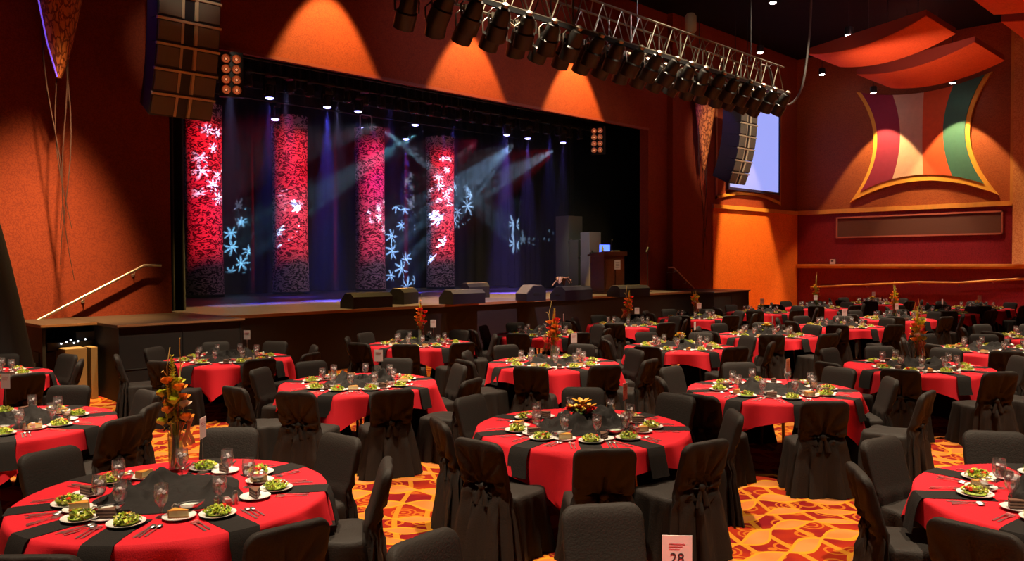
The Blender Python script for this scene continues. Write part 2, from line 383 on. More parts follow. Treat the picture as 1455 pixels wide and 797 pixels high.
# recess with control gear in the block by the handrail wall: cabinet beside the block
xl=at_z(55,455.6,ZS); 
t=thing('equipment_bay','black stage-side bay with an open recess, small lit gear and a tan cabinet','equipment bay',(3.78,YF+.1,0))
mb=MB(); mb.box((0,0,.0),(.05,1.6,ZS-.04)); mb.box((0,1.0,0),(.82,1.05,ZS-.04)); mb.box((0,-.0,0),(.82,.1,.02)); mb.build('body',SKIRT,t)
mb=MB(); mb.box((-.02,-.03,ZS-.05),(.84,1.65,ZS),.006); mb.build('top',MATS['block_top'],t)
mb=MB(); mb.box((-.03,-.05,ZS-.035),(.84,-.03,ZS)); mb.build('edge_strip',EDGE,t)
mb=MB(); mb.box((.24,-.3,0),(.56,.6,.84),.01); mb.build('cabinet',mat('tan_cabinet',(.34,.21,.09),.5),t)
mb=MB(); mb.box((.62,-.3,0),(.72,.6,.84),.01); mb.build('cabinet_side',MATS['tan_cabinet'],t)
mb=MB(); mb.box((.08,.05,.80),(.75,.5,.92)); mb.build('gear_shelf',DARK,t)
LED=mat('gear_led',(1,1,1),.3,emis=(.9,.95,1),es=4)
for i,x in enumerate((.28,.36,.42,.47,.53,.64)):
    mb=MB(); mb.ball((x,.03,.90+.025*((i*7)%3)),.014,n=8,m=6); mb.build('indicator_light',LED,t,True)
# handrails beside the stage
def handrail(p0,p1,p2,lab):
    t=thing('handrail',lab,'handrail',(p0.x,YW,p0.z))
    L=t.location; off=Vector((0,-.1,0))
    mb=MB(); mb.tube([p0-L,p1-L,p2-L],.026,10); mb.build('rail',mat('rail_steel',(.75,.6,.5),.3,.9),t,True)
    for k in (.1,.5,.92):
        q=p0.lerp(p1,k)-L; mb=MB(); mb.cyl(q,q+Vector((0,.05,-.08)),.012,8); mb.cyl(q+Vector((0,.05,-.08)),Vector((q.x,-.001,q.z-.1)),.012,8); mb.ball((q.x,-.01,q.z-.1),.035,.012,.035,8,6); mb.build('bracket',CHR,t,True)
handrail(at_Y(27,469,YW-.12),at_Y(205,377,YW-.12),at_Y(229,377,YW-.12),'polished steel handrail climbing the orange wall beside the equipment bay')
handrail(at_Y(994,418,YW-.34),at_Y(957,380,YW-.34),at_Y(950,380,YW-.34),'short steel handrail descending on the orange wall beyond the lectern')
# ------------------------------------------------------------ light banners and gobos
def breakup_fabric():  # projected breakup light painted into the cloth colour as dark and pale blotches
    m,nt,b=newmat('fabric_painted_breakup'); g=NG(nt); tc=g.n('TexCoord'); mp=g.n('Mapping'); mp.inputs['Scale'].default_value=(1,1,1.9); g.l(tc.outputs['Object'],mp.inputs[0])
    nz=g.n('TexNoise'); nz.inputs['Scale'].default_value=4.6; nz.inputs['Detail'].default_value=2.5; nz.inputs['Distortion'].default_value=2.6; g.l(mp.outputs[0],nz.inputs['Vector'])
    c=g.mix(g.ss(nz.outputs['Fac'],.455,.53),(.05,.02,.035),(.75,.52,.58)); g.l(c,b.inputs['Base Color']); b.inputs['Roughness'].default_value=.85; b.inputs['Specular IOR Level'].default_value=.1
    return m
FABW=breakup_fabric()
def soft_mask(hu,hv):
    def f(g,u,v,em):
        mu=g.ss(g.m('SUBTRACT',hu,g.m('ABSOLUTE',u)),0,hu*.1); mv=g.ss(g.m('SUBTRACT',hv,g.m('ABSOLUTE',v)),0,hv*.3)
        g.l(g.m('MULTIPLY',mu,mv),em.inputs['Strength'])
    return f
XB=[]
for i,(xc,yt,w) in enumerate(((288,168,.98),(411,172,1.04),(525,188,.95),(625,203,.98))):
    p=at_Y(xc,yt,22.4); XB.append(p.x)
    t=thing('fabric_column',['tall stretch-fabric column with red light nearest the handrail wall','second tall stretch-fabric column glowing mottled red, single white star cluster','third tall stretch-fabric column lit magenta above blue haze','tall stretch-fabric column with red light and bright stars nearest the lectern'][i],'fabric column',(p.x,22.4,ZS),radians(-45)*0,'red-lit fabric columns on stage')
    del t['group']; t['kind']='thing'
    mb=MB(); N=28; rings=[]
    for j in range(15):
        v=j/14; a=w/2*(1+.06*(2*v-1)**2); rings.append([(a*cos(2*pi*k/N),a*sin(2*pi*k/N),.08+v*(6.55-ZS)) for k in range(N)])
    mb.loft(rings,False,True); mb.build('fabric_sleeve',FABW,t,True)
    mb=MB(); mb.lathe([(w/2+.03,0),(w/2+.03,.07),(w/2-.02,.08)],28,cap0=True,cap1=True); mb.build('base_ring',DARK,t)
def gobo_spot(name,loc,target,power,col,cone,build=None,blend=.15,rad=.02,up=None):
    d=bpy.data.lights.new(name,'SPOT'); d.energy=power; d.color=col; d.spot_size=radians(cone); d.spot_blend=blend; d.shadow_soft_size=rad
    o=bpy.data.objects.new(name,d); link(o); o.location=loc
    o.rotation_euler=(Vector(target)-Vector(loc)).to_track_quat('-Z','Y').to_euler()
    if build:
        d.use_nodes=True; nt=d.node_tree; g=NG(nt); em=nt.nodes['Emission']
        tc=g.n('TexCoord'); sp=g.n('SeparateXYZ'); g.l(tc.outputs['Normal'],sp.inputs[0])
        z=g.m('ABSOLUTE',sp.outputs[2]); u=g.m('DIVIDE',sp.outputs[0],z); v=g.m('DIVIDE',sp.outputs[1],z)
        build(g,u,v,em)
    return o
def stars(scale,size=.42,dens=.75,warp=None,rnd=.8,arms=3.5):
    def f(g,u,v,em):
        cb=g.n('CombineXYZ'); g.l(g.m('MULTIPLY',u,scale),cb.inputs[0]); g.l(g.m('MULTIPLY',v,scale),cb.inputs[1])
        vo=g.n('TexVoronoi',feature='F1',voronoi_dimensions='2D'); vo.inputs['Scale'].default_value=1; vo.inputs['Randomness'].default_value=rnd; g.l(cb.outputs[0],vo.inputs['Vector'])
        sb=g.n('VectorMath',operation='SUBTRACT'); g.l(cb.outputs[0],sb.inputs[0]); g.l(vo.outputs['Position'],sb.inputs[1])
        s2=g.n('SeparateXYZ'); g.l(sb.outputs[0],s2.inputs[0]); sc=g.n('SeparateColor'); g.l(vo.outputs['Color'],sc.inputs[0])
        r=vo.outputs['Distance']; ang=g.m('ARCTAN2',s2.outputs[1],s2.outputs[0])
        a=g.m('ADD',g.m('MULTIPLY',ang,arms),g.m('MULTIPLY',sc.outputs[0],6.28))
        sn=g.m('POWER',g.m('ABSOLUTE',g.m('COSINE',a)),3.6)
        R_=g.m('MULTIPLY',g.m('ADD',g.m('MULTIPLY',sc.outputs[1],.5),.6),size)
        rr=g.m('DIVIDE',r,R_)
        lim=g.m('ADD',g.m('MULTIPLY',sn,.85),.13)
        on=g.ss(g.m('SUBTRACT',lim,rr),0,.12)
        on=g.m('MULTIPLY',on,g.m('LESS_THAN',sc.outputs[2],dens))
        on=g.m('MULTIPLY',on,g.m('ADD',g.m('MULTIPLY',g.m('SUBTRACT',1,rr),.9),.35))
        g.l(on,em.inputs['Strength'])
    return f
def mottled(hu,hv,scale=26,fade=True):
    def f(g,u,v,em):
        cb=g.n('CombineXYZ'); g.l(g.m('MULTIPLY',u,1.0),cb.inputs[0]); g.l(g.m('MULTIPLY',v,2.2),cb.inputs[1])
        nz=g.n('TexNoise'); nz.inputs['Scale'].default_value=scale; nz.inputs['Detail'].default_value=3; nz.inputs['Distortion'].default_value=2.2; g.l(cb.outputs[0],nz.inputs['Vector'])
        on=g.ss(nz.outputs['Fac'],.455,.535)
        on=g.m('ADD',g.m('MULTIPLY',on,.93),.07)
        mu=g.ss(g.m('SUBTRACT',hu,g.m('ABSOLUTE',u)),0,hu*.08); mv=g.ss(g.m('SUBTRACT',hv,g.m('ABSOLUTE',v)),0,hv*.18)
        on=g.m('MULTIPLY',on,g.m('MULTIPLY',mu,mv))
        g.l(on,em.inputs['Strength'])
    return f
KR=1.0
for i,x in enumerate(XB):
    L=(x-.5,16.25,5.55); T=(x,22.4,4.25)
    D=(Vector(T)-Vector(L)).length
    gobo_spot('red_column_spot',L,T,2600*(1,.9,.8,1.1)[i],(1,.004,.02) if i!=2 else (1,.01,.10),52,soft_mask(.10,.36))  # plain red light; the breakup pattern is painted in the fabric
    gobo_spot('magenta_wash_spot',(x+.5,16.25,5.55),(x,22.4,5.3),20*(1,.3,5,1.3)[i],((1,.02,.25),(1,.02,.25),(.9,.05,.9),(.9,.05,.6))[i],16)
ICEB=(.30,.62,1.0)
gobo_spot('star_gobo_spot',(12,16.3,5.6),(XB[0]-.1,22.3,4.9),9000,(.6,.75,1),22,stars(15,.66,.9))
gobo_spot('star_gobo_spot',(14,16.3,5.6),(XB[1]-.3,22.3,4.1),8000,(.6,.75,1),9,stars(14,.66,.8))
gobo_spot('star_gobo_spot',(13.2,16.3,5.6),at_Y(345,338,YB-.45),90000,(.2,.6,.85),14,stars(17,.6,.85))
gobo_spot('star_gobo_spot',(18.3,16.3,5.6),at_Y(645,285,YB-.45),60000,(.4,.7,1),15,stars(16,.66,.9))
gobo_spot('star_gobo_spot',(16.5,16.3,5.6),at_Y(570,345,YB-.45),90000,(.3,.6,1),20,stars(14,.62,.85))
gobo_spot('star_gobo_spot',(12.5,17.2,5.6),at_Y(770,345,YW+5.15),60000,(.4,.72,1),11,stars(12,.66,.95))
gobo_spot('star_gobo_spot',(16.6,16.3,5.6),(XB[3],22.3,5.0),14000,(.7,.82,1),17,stars(17,.66,.9))
gobo_spot('star_gobo_spot',(15.2,16.3,5.6),(XB[2]+.3,22.3,3.7),9000,(.7,.82,1),12,stars(17,.62,.85))
# ------------------------------------------------------------ lamp sources above the stage
def wash(name,loc,target,p,c,cone,blend=.5,rad=.05): return gobo_spot(name,loc,target,p,c,cone,None,blend,rad)
t0=None
BL=mat('blue_lamp_lens',(1,1,1),.3,emis=(.30,.28,1.0),es=9)
HOUS=mat('lamp_housing',(.02,.02,.022),.4)
def movinghead():
    t=thing('moving_head_light','','stage light',(0,0,0))
    mb=MB(); mb.box((-.17,-.14,.24),(.17,.14,.36),.02); mb.build('base',HOUS,t)
    for s in (-1,1):
        mb=MB(); mb.box((s*.19-.025,-.06,-.12),(s*.19+.025,.06,.26),.015); mb.build('yoke_arm',HOUS,t)
    mb=MB(); mb.lathe([(.05,.2),(.12,.16),(.14,0),(.155,-.13),(.155,-.19),(.13,-.195)],20,cap0=True,cap1=True); mb.build('head',HOUS,t,True)
    mb=MB(); mb.lathe([(.135,-.196),(.12,-.225),(.06,-.245),(.005,-.25)],20,cap0=True,cap1=True); mb.build('lens',BL,t,True)
    return proto(t)
mh=movinghead()
blues=[(383,141,17.6,3),(465,154,17.6,26),(509,160,17.6,1.0),(518,183,20.5,.8),(577,199,20.5,5),(720,193,17.6,8),(750,198,17.6,3),(800,204,17.6,.8)]
labs=['small blue stage lamp nearest the hanging black loudspeaker column','bright blue stage lamp with a strong downward beam between first columns','small blue stage lamp just above the hanging framed lamp','white-blue stage lamp above the third column','blue stage lamp between third and fourth columns','first of three violet lamps over the dark half of the stage','middle of three violet lamps over the dark half of the stage','last of three violet lamps, closest to the lectern side']
for i,(x,y,Y,p) in enumerate(blues):
    q=at_Y(x,y,Y); o=mh if i==0 else copy_thing(mh,(0,0,0),0)
    o.location=(q.x,q.y,q.z+.24); o['label']=labs[i]; o.scale=(.7,.7,.7); o.location.z=q.z+.17
    wash('blue_beam',(q.x,q.y,q.z-.03),(q.x,q.y+.1,ZS),900*min(p,9),(.09,.09,1) if i<5 else (.25,.16,1),17,.6,.04)
    wash('blue_beam',(q.x,q.y,q.z-.03),(q.x,YB,2.6),(10 if i<5 else 2)*min(p,4),(.05,.05,1) if i<5 else (.2,.12,1),34,.9,.04)
CY=mat('cyan_lamp_lens',(1,1,1),.3,emis=(.2,.6,1.0),es=10)
for i,(x,y,tg) in enumerate(((391,170,(318,232)),(590,178,(612,196)))):
    q=at_Y(x,y,18.4); o=copy_thing(mh,q+Vector((0,0,.15)),.6,['small stage lamp throwing a pale cyan diagonal beam across the second column','small cyan stage lamp between the third and fourth columns'][i])
    e=at_Y(*tg,20.5); wash('cyan_beam',q,e,18000,(.2,.55,1),7,.3,.02)
# stage lighting pipes
def pipe(Y,z,x0,x1,lab):
    t=thing('lighting_pipe',lab,'lighting bar',((x0+x1)/2,Y,z)); w=(x1-x0)/2
    mb=MB(); mb.cyl((-w,0,0),(w,0,0),.03,10); mb.build('pipe',DARK,t,True)
    mb=MB(); mb.cyl((-w,0,.3),(w,0,.3),.02,10); mb.build('upper_pipe',DARK,t,True)
    for k in range(6):
        x=-w+2*w*(k+.5)/6; mb=MB(); mb.cyl((x,0,0),(x,0,ZC-z-.01),.008,6); mb.build('suspension_wire',DARK,t)
pipe(17.6,at_Y(465,150,17.6).z+.52,7,21.5,'lighting pipe carrying the front blue lamps above the stage')
pipe(20.5,at_Y(577,195,20.5).z+.5,8,21.5,'farther lighting pipe above the fabric columns')
# small dark fixtures on the pipes
for k in range(26):
    x=7.4+k*.54; Y=17.6; z=(at_Y(465,150,17.6).z+.5 if Y<20 else at_Y(577,195,20.5).z+.48)
    mhd=copy_thing(mh,(x,Y+.05,z-.18),R.uniform(0,6),'unlit black stage lamp clamped to the pipe above the stage','unlit stage lamps on the pipes above the stage')
    for o in SC.objects[-6:]:
        if o.parent==mhd and o.name.startswith('lens'):
            o.data=o.data if 'dark' in o.data.name else (bpy.data.meshes.get('dark_lens') or (lambda m:(setattr(m,'name','dark_lens'),m.materials.clear(),m.materials.append(mat('dark_lens_glass',(.03,.03,.05),.1)),m)[-1])(o.data.copy()))
# framed hanging lamp above third column
q=at_Y(520,176,19.5); t=thing('framed_lamp','lamp hanging in a bright square yoke above the third red column','stage light',q)
mb=MB(); r_=[(-.2,0,-.25),(-.2,0,.2),(-.15,0,.25),(.15,0,.25),(.2,0,.2),(.2,0,-.25)]; mb.tube(r_,.018,8); mb.build('yoke',mat('pale_yoke',(.5,.55,.6),.3,emis=(.2,.3,.4),es=0),t,True)
mb=MB(); mb.ball((0,0,-.2),.14,.14,.12); mb.build('head',HOUS,t,True)
# blinder clusters
def blinder(p,rz,lab,cols=2,rows=4,es=.25):
    t=thing('blinder_cluster',lab,'stage light',p,rz)
    mb=MB(); mb.box((-.2*cols/2-.03,-.02,-.05),(.2*cols/2+.03,.12,.21*rows)); mb.build('housing',HOUS,t)
    for i in range(cols):
        for j in range(rows):
            x=-.1*(cols-1)+.2*i; z=.08+.205*j
            mb=MB(); mb.T=Matrix.Translation((x,-.02,z))@Matrix.Rotation(pi/2,4,'X'); mb.lathe([(.085,0),(.092,.03),(.085,.04),(.05,.01),(.03,-.005)],16,cap1=True); o=mb.build('lamp_bowl',mat('warm_reflector',(.8,.4,.25),.35,.6),t,True)
            mb=MB(); mb.ball((x,-.035,z),.024,n=8,m=6); mb.build('bulb',mat('dim_bulb',(1,.6,.4),.3,emis=(1,.35,.15),es=.8),o,True)
q=at_Y(329,134,YW-.4); blinder(q,radians(-25),'cluster of eight round salmon lamps at the stage opening near the black loudspeakers')
q=at_Y(849,217,YW+.5); blinder(q,radians(-70),'small cluster of round lamps at the opening corner above the lectern')
# ------------------------------------------------------------ line arrays
GRL=mat('speaker_grille',(.13,.115,.095),.6,bump=.5,bscale=220)
CAB=mat('speaker_cabinet',(.012,.011,.018),.5)
WG=mat('speaker_bars',(.5,.42,.30),.45)
def linearray(p,rz,lab,n=7):
    t=thing('line_array_speaker',lab,'loudspeaker',p,rz)
    z=0; y=0; ang=radians(22); h=.42
    # from the bottom up; curve tips down
    for k in range(n):
        a=ang*(1-k/(n-1))**1.4
        T=Matrix.Translation((0,y,z))@Matrix.Rotation(a,4,'X')
        w=.55
        mb=MB(); mb.T=T
        mb.poly_prism([(-w,.0,.01),(w,.0,.01),(w*.8,.75,.05),(-w*.8,.75,.05)],(0,0,h-.03)); c=mb.build('cabinet',CAB,t)
        for s in (-1,1):
            mb=MB(); mb.T=T; xs=sorted((s*.53,s*.15)); mb.box((xs[0],-.03,.045),(xs[1],0,h-.06),.004); mb.build('grille',GRL,c)
        mb=MB(); mb.T=T
        for s in (-1,1): mb.poly_prism([(s*.145,-.03,.03),(s*.10,-.03,.03),(s*.03,.12,.03),(s*.09,.12,.03)],(0,0,h-.06))
        mb.build('waveguide',WG,c)
        mb=MB(); mb.T=T; mb.box((-w-.01,-.045,h-.045),(w+.01,.02,h),.006); mb.build('bar',WG,c)
        z+=h*cos(a); y-= -h*sin(a)*-1
    mb=MB(); mb.box((-.5,y+.1,z),(.5,y+.6,z+.08)); mb.build('fly_bumper',DARK,t)
    for x in (-.4,.4):
        mb=MB(); mb.cyl((x,y+.3,z+.05),(x,y+.3,ZC-p[2]-.005),.015,6); mb.build('chain',DARK,t)
linearray((6.05,14.35,4.75),0,'large black curved loudspeaker column hanging at the handrail side of the stage')
linearray((25.35,14.35,4.82),0,'black curved loudspeaker column hanging in front of the blue screen')
for x,c in ((6.05,(.2,.1,1)),(25.35,(.25,.1,1))): wash('speaker_blue_rim',(x-2.6,15.2,8.6),(x,14.8,6),120,c,40)
# ------------------------------------------------------------ woven wall horns with vines
def horn(p,top,lab,rz=0,w=.42,strip=True):
    t=thing('wall_ornament',lab,'wall ornament',(p.x,p.y,p.z),rz); hh=top-p.z
    m=painted('carved_bark',(.72,.22,.06),(.22,.05,.015),9,55,(1,1,.35),bump=.8)
    mb=MB(); rings=[]; N=20
    for j in range(18):
        v=j/17; a=w*(.05+.95*v**.75); tw=.5*v
        rings.append([(a*cos(2*pi*k/N+tw)+.09*v,a*.75*sin(2*pi*k/N+tw)*(1+.12*sin(3*(2*pi*k/N))),v*hh) for k in range(N)])
    mb.loft(rings); mb.build('carved_horn',m,t,True)
    if strip: mb=MB(); mb.tube([(-w*(.05+.95*(j/9)**.75)+.09*j/9-.015,-.1,hh*j/9) for j in range(10)],.012,6); mb.build('light_strip',mat('violet_strip',(.2,.1,1),.4,emis=(.22,.10,1),es=.8),t,True)
    vb=mat('dark_vine',(.05,.012,.008),.8)
    for k in range(4):
        rr=random.Random(k+3); L=2.2+rr.random()*1.6; x=rr.uniform(-.3,.15); pts=[]
        for j in range(14):
            v=j/13; pts.append((x*(1-v*.3)+.14*sin(v*7+k*2)*v+.1*v,.02+.05*sin(v*5+k),hh*.55-v*(L+hh*.55)))
        pts[-1]=(pts[-1][0],pts[-1][1],pts[-1][2])
        mb=MB(); mb.tube(pts,.018,6,.006); mb.build('vine',vb,t,True)
horn(at_Y(84,111,YW-.55),10.3,'pointed carved horn ornament with violet edge light and dangling vines on the wall',0,.85)
horn(at_Y(1000,243,YW-.62),8.2,'pointed carved horn ornament with vines between the opening and the blue screen',0,.48,False)
# ------------------------------------------------------------ truss with par cans
TY=11.0; x0=at_Y(584,0,TY).x; x1=at_Y(1099,150,TY).x
zb_=at_Y(960,90,TY).z; zt2=zb_+.66
tt=thing('lighting_truss','long aluminium lighting truss hanging in front of the stage','truss',((x0+x1)/2,TY,zb_)); hw=(x1-x0)/2
for dy,dz in ((-.3,0),(.3,0),(-.3,.66),(.3,.66)):
    mb=MB(); mb.cyl((-hw,dy,dz),(hw,dy,dz),.026,8); mb.build('chord',ALU,tt,True)
n=int(2*hw/.62)
for k in range(n):
    xa=-hw+2*hw*k/n; xb=-hw+2*hw*(k+1)/n
    mb=MB()
    for dy in (-.3,.3):
        mb.cyl((xa,dy,0),((xa+xb)/2,dy,.66),.014,6); mb.cyl(((xa+xb)/2,dy,.66),(xb,dy,0),.014,6)
        if k%3==0: mb.cyl((xa,dy,0),(xa,dy,.66),.02,6)
    mb.cyl((xa,-.3,0),(xb,.3,0),.012,6); mb.cyl((xa,-.3,.66),(xb,.3,.66),.012,6)
    mb.build('lattice',ALU,tt)
for k in range(5):
    x=-hw+2*hw*(k+.5)/5; mb=MB(); mb.cyl((x,0,.66),(x,0,ZC-zb_-.01),.012,6); mb.build('chain',DARK,tt)
for k in (1,3):
    x=-hw+2*hw*(k+.35)/5; mb=MB(); mb.lathe([(.1,.85),(.14,.9),(.14,1.25),(.09,1.32)],14,(x,0),True,True); mb.build('chain_motor',mat('motor_grey',(.4,.36,.28),.5),tt,True)
mb=MB(); mb.box((-hw,-.34,-.10),(hw,-.30,-.02)); mb.build('cable_tray',DARK,tt)
PARM=mat('par_can_body',(.018,.017,.016),.35,.3)
def parcan():
    t=thing('stage_par_light','','stage light')
    # aims toward the stage (+Y) and down
    T=Matrix.Rotation(radians(-52),4,'X')
    mb=MB(); mb.T=T@Matrix.Translation((0,0,-.0)); 
    mb.T=Matrix.Translation((0,0,-.28))@Matrix.Rotation(radians(38),4,'X')
    mb.lathe([(.03,.26),(.085,.24),(.11,.15),(.115,.02),(.14,0),(.14,-.22),(.125,-.22),(.12,-.05),(.01,-.04)],18,cap0=True,cap1=True); mb.build('barrel',PARM,t,True)
    mb=MB(); mb.T=Matrix.Translation((0,0,-.28))@Matrix.Rotation(radians(38),4,'X'); mb.lathe([(.05,.265),(.055,.31),(.02,.33)],12,cap0=True,cap1=True); mb.build('back_cap',ALU,t,True)
    mb=MB(); mb.tube([(-.16,0,-.28),(-.165,0,-.12),(-.1,0,-.05),(.1,0,-.05),(.165,0,-.12),(.16,0,-.28)],.013,6); mb.build('yoke',mat('yoke_metal',(.25,.22,.18),.35,.9),t,True)
    mb=MB(); mb.box((-.03,-.03,-.06),(.03,.03,.05)); mb.build('clamp',ALU,t)
    return proto(t)
pc=parcan(); nP=38
for k in range(nP):
    x=x0+.12+(x1-x0-.24)*k/(nP-1); p=(x,TY+(-.3 if k%2 else .3)*.9,zb_-.03)
    o=pc if k==0 else copy_thing(pc,p,0)
    o.location=p; o.rotation_euler=(0,0,R.uniform(-.3,.3)+radians(-12)); o['label']='black cylindrical stage lamp clamped below the long truss'; o['group']='par lamps below the truss'; o.scale=(1.35,1.35,1.3)
o=thing('truss_end_panel','dark equipment box at the upper end of the truss','equipment box',(x0-.1,TY,zb_-.1)); mb=MB(); mb.box((-.25,-.35,-.1),(.3,.35,.5),.02); mb.build('case',DARK,o); mb=MB(); mb.tube([(-.1,-.37,.1),(-.1,-.42,.1),(.1,-.42,.1),(.1,-.37,.1)],.01,6); mb.build('handle',CHR,o,True)
# cable loop at the truss end
pts=[at_Y(x,y,TY-.1) for x,y in ((1080,92),(1092,96),(1097,110),(1101,130),(1110,143),(1119,149),(1130,142),(1138,128),(1143,108),(1147,80),(1150,52),(1152,20),(1153,-20))]
mb=MB()
P=[Vector(p) for p in pts]; fine=[]
for i in range(len(P)-1):
    for k in range(4):
        t_=k/4; a=P[max(i-1,0)];b=P[i];c=P[i+1];d=P[min(i+2,len(P)-1)]
        fine.append(.5*((2*b)+(c-a)*t_+(2*a-5*b+4*c-d)*t_*t_+(3*b-a-3*c+d)*t_**3))
mb.tube(fine,.035,8); tag(mb.build('power_cable',mat('cable_rubber',(.06,.05,.045),.35),None,True),'thick looped cable hanging from the lower end of the truss','cable')
pts=[at_Y(x,y,TY-.3) for x,y in ((712,-8),(716,12),(721,30),(730,38),(738,32),(742,18))]
mb=MB(); mb.tube(pts,.025,8); tag(mb.build('power_cable',mat('pale_cable',(.5,.42,.3),.4),None,True),'pale cable loop hanging over the middle of the truss','cable')
# ------------------------------------------------------------ ceiling clouds and downlights
CLD=painted('orange_cloud',(.80,.12,.03),(.7,.09,.025),4,60,bump=.1); CLS=mat('cloud_edge',(.30,.04,.02),.7)
def cloud(x,y,z,w,l,slant,lab):
    "curved hanging panel, w in X, l in Y"
    t=thing('ceiling_cloud',lab,'ceiling panel',(x,y,z)); n=18
    def row(v,z_): 
        yy=l/2-l*v; xx=-slant*v; s=.27*(1-(2*v-1)**2)
        return [(xx-w/2,yy,z_-s),(xx+w/2,yy,z_-s)]
    mb=MB(); rings=[]
    for j in range(n+1):
        a=row(j/n,0); b=row(j/n,.02); rings.append([a[0],a[1],b[1],b[0]])
    mb.loft(rings); mb.build('panel_face',CLD,t,True,angle=30)
    mb=MB(); rings=[]
    for j in range(n+1):
        a=row(j/n,.02); b=[(p[0],p[1],.17) for p in row(j/n,0)]; rings.append([a[0],a[1],b[1],b[0]])
    mb.loft(rings); mb.build('panel_edge',CLS,t,True,angle=30)
    for s in (-1,1):
        mb=MB(); mb.cyl((s*w*.3-slant*.5,0,-.1),(s*w*.3-slant*.5,0,ZC-z),.01,6); mb.build('suspension_wire',DARK,t)
ca=at_z(1147,77,8.5); cb_=at_z(1190,96,8.5); cc=at_z(1363,48,8.5); cd=at_z(1316,23,8.5)
cloud((ca.x+cb_.x)/2,(ca.y+cd.y)/2,8.5,cb_.x-ca.x,ca.y-cd.y,ca.x-cd.x,'curved orange ceiling panel hanging closest to the truss end')
ca=at_z(1217,106,8.5); cb_=at_z(1268,125,8.5); cc=at_z(1420,80,8.5); cd=at_z(1385,60,8.5)
cloud((ca.x+cb_.x)/2,(ca.y+cd.y)/2,8.5,cb_.x-ca.x,ca.y-cd.y,ca.x-cd.x,'curved orange ceiling panel hanging just above the striped relief')
q=at_z(1412,21,8.5); cloud(q.x-1.2,q.y-2,8.5,2.4,4,1.4,'curved orange ceiling panel cut by the top edge of the photo')
q=at_z(1448,50,8.5); cloud(q.x-.6,q.y-2,8.5,2.4,4,1.4,'curved orange ceiling panel cut by the photo corner')
WL=mat('white_lamp',(1,1,1),.3,emis=(1,.93,.9),es=40)
dl=thing('ceiling_downlight','','ceiling light'); mb=MB(); mb.lathe([(.10,.0),(.125,.01),(.125,.22),(.11,.24)],20,cap1=True); mb.build('can',HOUS,dl,True)
mb=MB(); mb.lathe([(.100,.004),(.07,-.02),(.01,-.03)],20,cap0=True,cap1=True); mb.build('lamp',WL,dl,True)
mb=MB(); mb.cyl((0,0,.24),(0,0,3.0),.01,6); mb.build('stem',DARK,dl); proto(dl)
DLS=[(1098,4,9.6,None),(1080,75,9.3,None),(1168,106,8.9,None),(1206,50,8.9,None),(1288,86,8.9,None),(1241,132,8.8,None),(1353,118,8.8,None)]
dlab=['lit round downlight with a visible beam at the top beside the truss','lit round downlight just above the lower end of the truss','small lit downlight between the truss cable and the ceiling panels','lit downlight in front of the first orange ceiling panel','lit downlight in front of the lower orange ceiling panel','small lit downlight over the maroon stripe of the relief','small lit downlight over the green stripe of the relief']
DLP=[]
for i,(x,y,z,_) in enumerate(DLS):
    p=at_z(x,y,z)
    if i>=5: p=at_X(x,y,XR-1.25)
    if i==2: p=at_X(x,y,XR-1.6)
    o=dl if i==0 else copy_thing(dl,p,0); o.location=p; o['label']=dlab[i]; DLP.append(p)
    for ch in (KIDS[dl.name] if i==0 else [c for c in SC.objects[-4:] if c.parent==o]): 
        if ch.name.startswith('stem'): ch.scale=(1,1,(ZC-p.z)/3.0)
# ------------------------------------------------------------ stage gear
def wedge(p,rz,w,d,h,lab,name='stage_monitor',face=None,cat='monitor speaker'):
    t=thing(name,lab,cat,p,rz)
    mb=MB(); mb.poly_prism([(-w/2,-d/2,0),(-w/2,d/2,0),(-w/2,d/2,h*.45),(-w/2,d*.12,h),(-w/2,-d*.30,h),(-w/2,-d/2,h*.75)],(w,0,0)); mb.build('cabinet',CAB,t)
    mb=MB(); mb.T=Matrix.Translation((0,d*.31,h*.725))@Matrix.Rotation(-atan2(h*.55,d*.38),4,'X'); mb.box((-w*.46,-.26*d,-.0),(w*.46,.26*d,.012),.004); mb.build('grille',GRL,t)
    if face: mb=MB(); mb.box((-w/2+.01,-d*.30,h),(w/2-.01,d*.12,h+.006)); mb.build('top_label_plate',face,t)
    for s in (-1,1):
        mb=MB(); mb.box((s*(w/2)-.006,-.08,h*.4),(s*(w/2)+.006,.08,h*.55)); mb.build('handle',DARK,t)
    return t
BEI=mat('worn_beige_case',(.42,.32,.2),.5)
def on_stage(x,y): return at_z(x,y,ZS)
wedge(on_stage(521,437),0,1.0,.5,.32,'low black monitor speaker at the stage edge, closest to the handrail wall')
wedge(on_stage(579,432)+Vector((0,.2,0)),radians(20),.62,.5,.36,'black monitor speaker with a beige top behind the tall bouquet',face=BEI)
wedge(on_stage(657,431),0,1.0,.5,.32,'low black monitor speaker at the stage edge in front of the beige one')
wedge(on_stage(677,424)+Vector((.2,.3,0)),0,.75,.4,.40,'beige-topped monitor speaker just behind the low black one',face=BEI)
wedge(on_stage(754,427),radians(75),.55,.55,.38,'angled grey monitor speaker alone near the middle of the stage edge',face=GRL)
wedge(on_stage(812,426),0,1.05,.5,.34,'black monitor speaker with cables piled on it, beside the lectern')
wedge(on_stage(893,421),radians(-8),1.15,.5,.30,'low black monitor speaker at the stage edge past the lectern')
q=on_stage(806,426); mb=MB()
for k in range(3):
    rr=random.Random(k); mb.tube([(q.x-.45+.5*j/9+.1*sin(j*1.3+k),q.y+.1*cos(j+k),q.z+.36+.22*abs(sin(j*.9+k))) for j in range(10)],.018,6)
tag(mb.build('cable_coil',mat('cable_brown',(.2,.1,.06),.5),None,True),'tangled cables rising from the black monitor beside the lectern','cable')
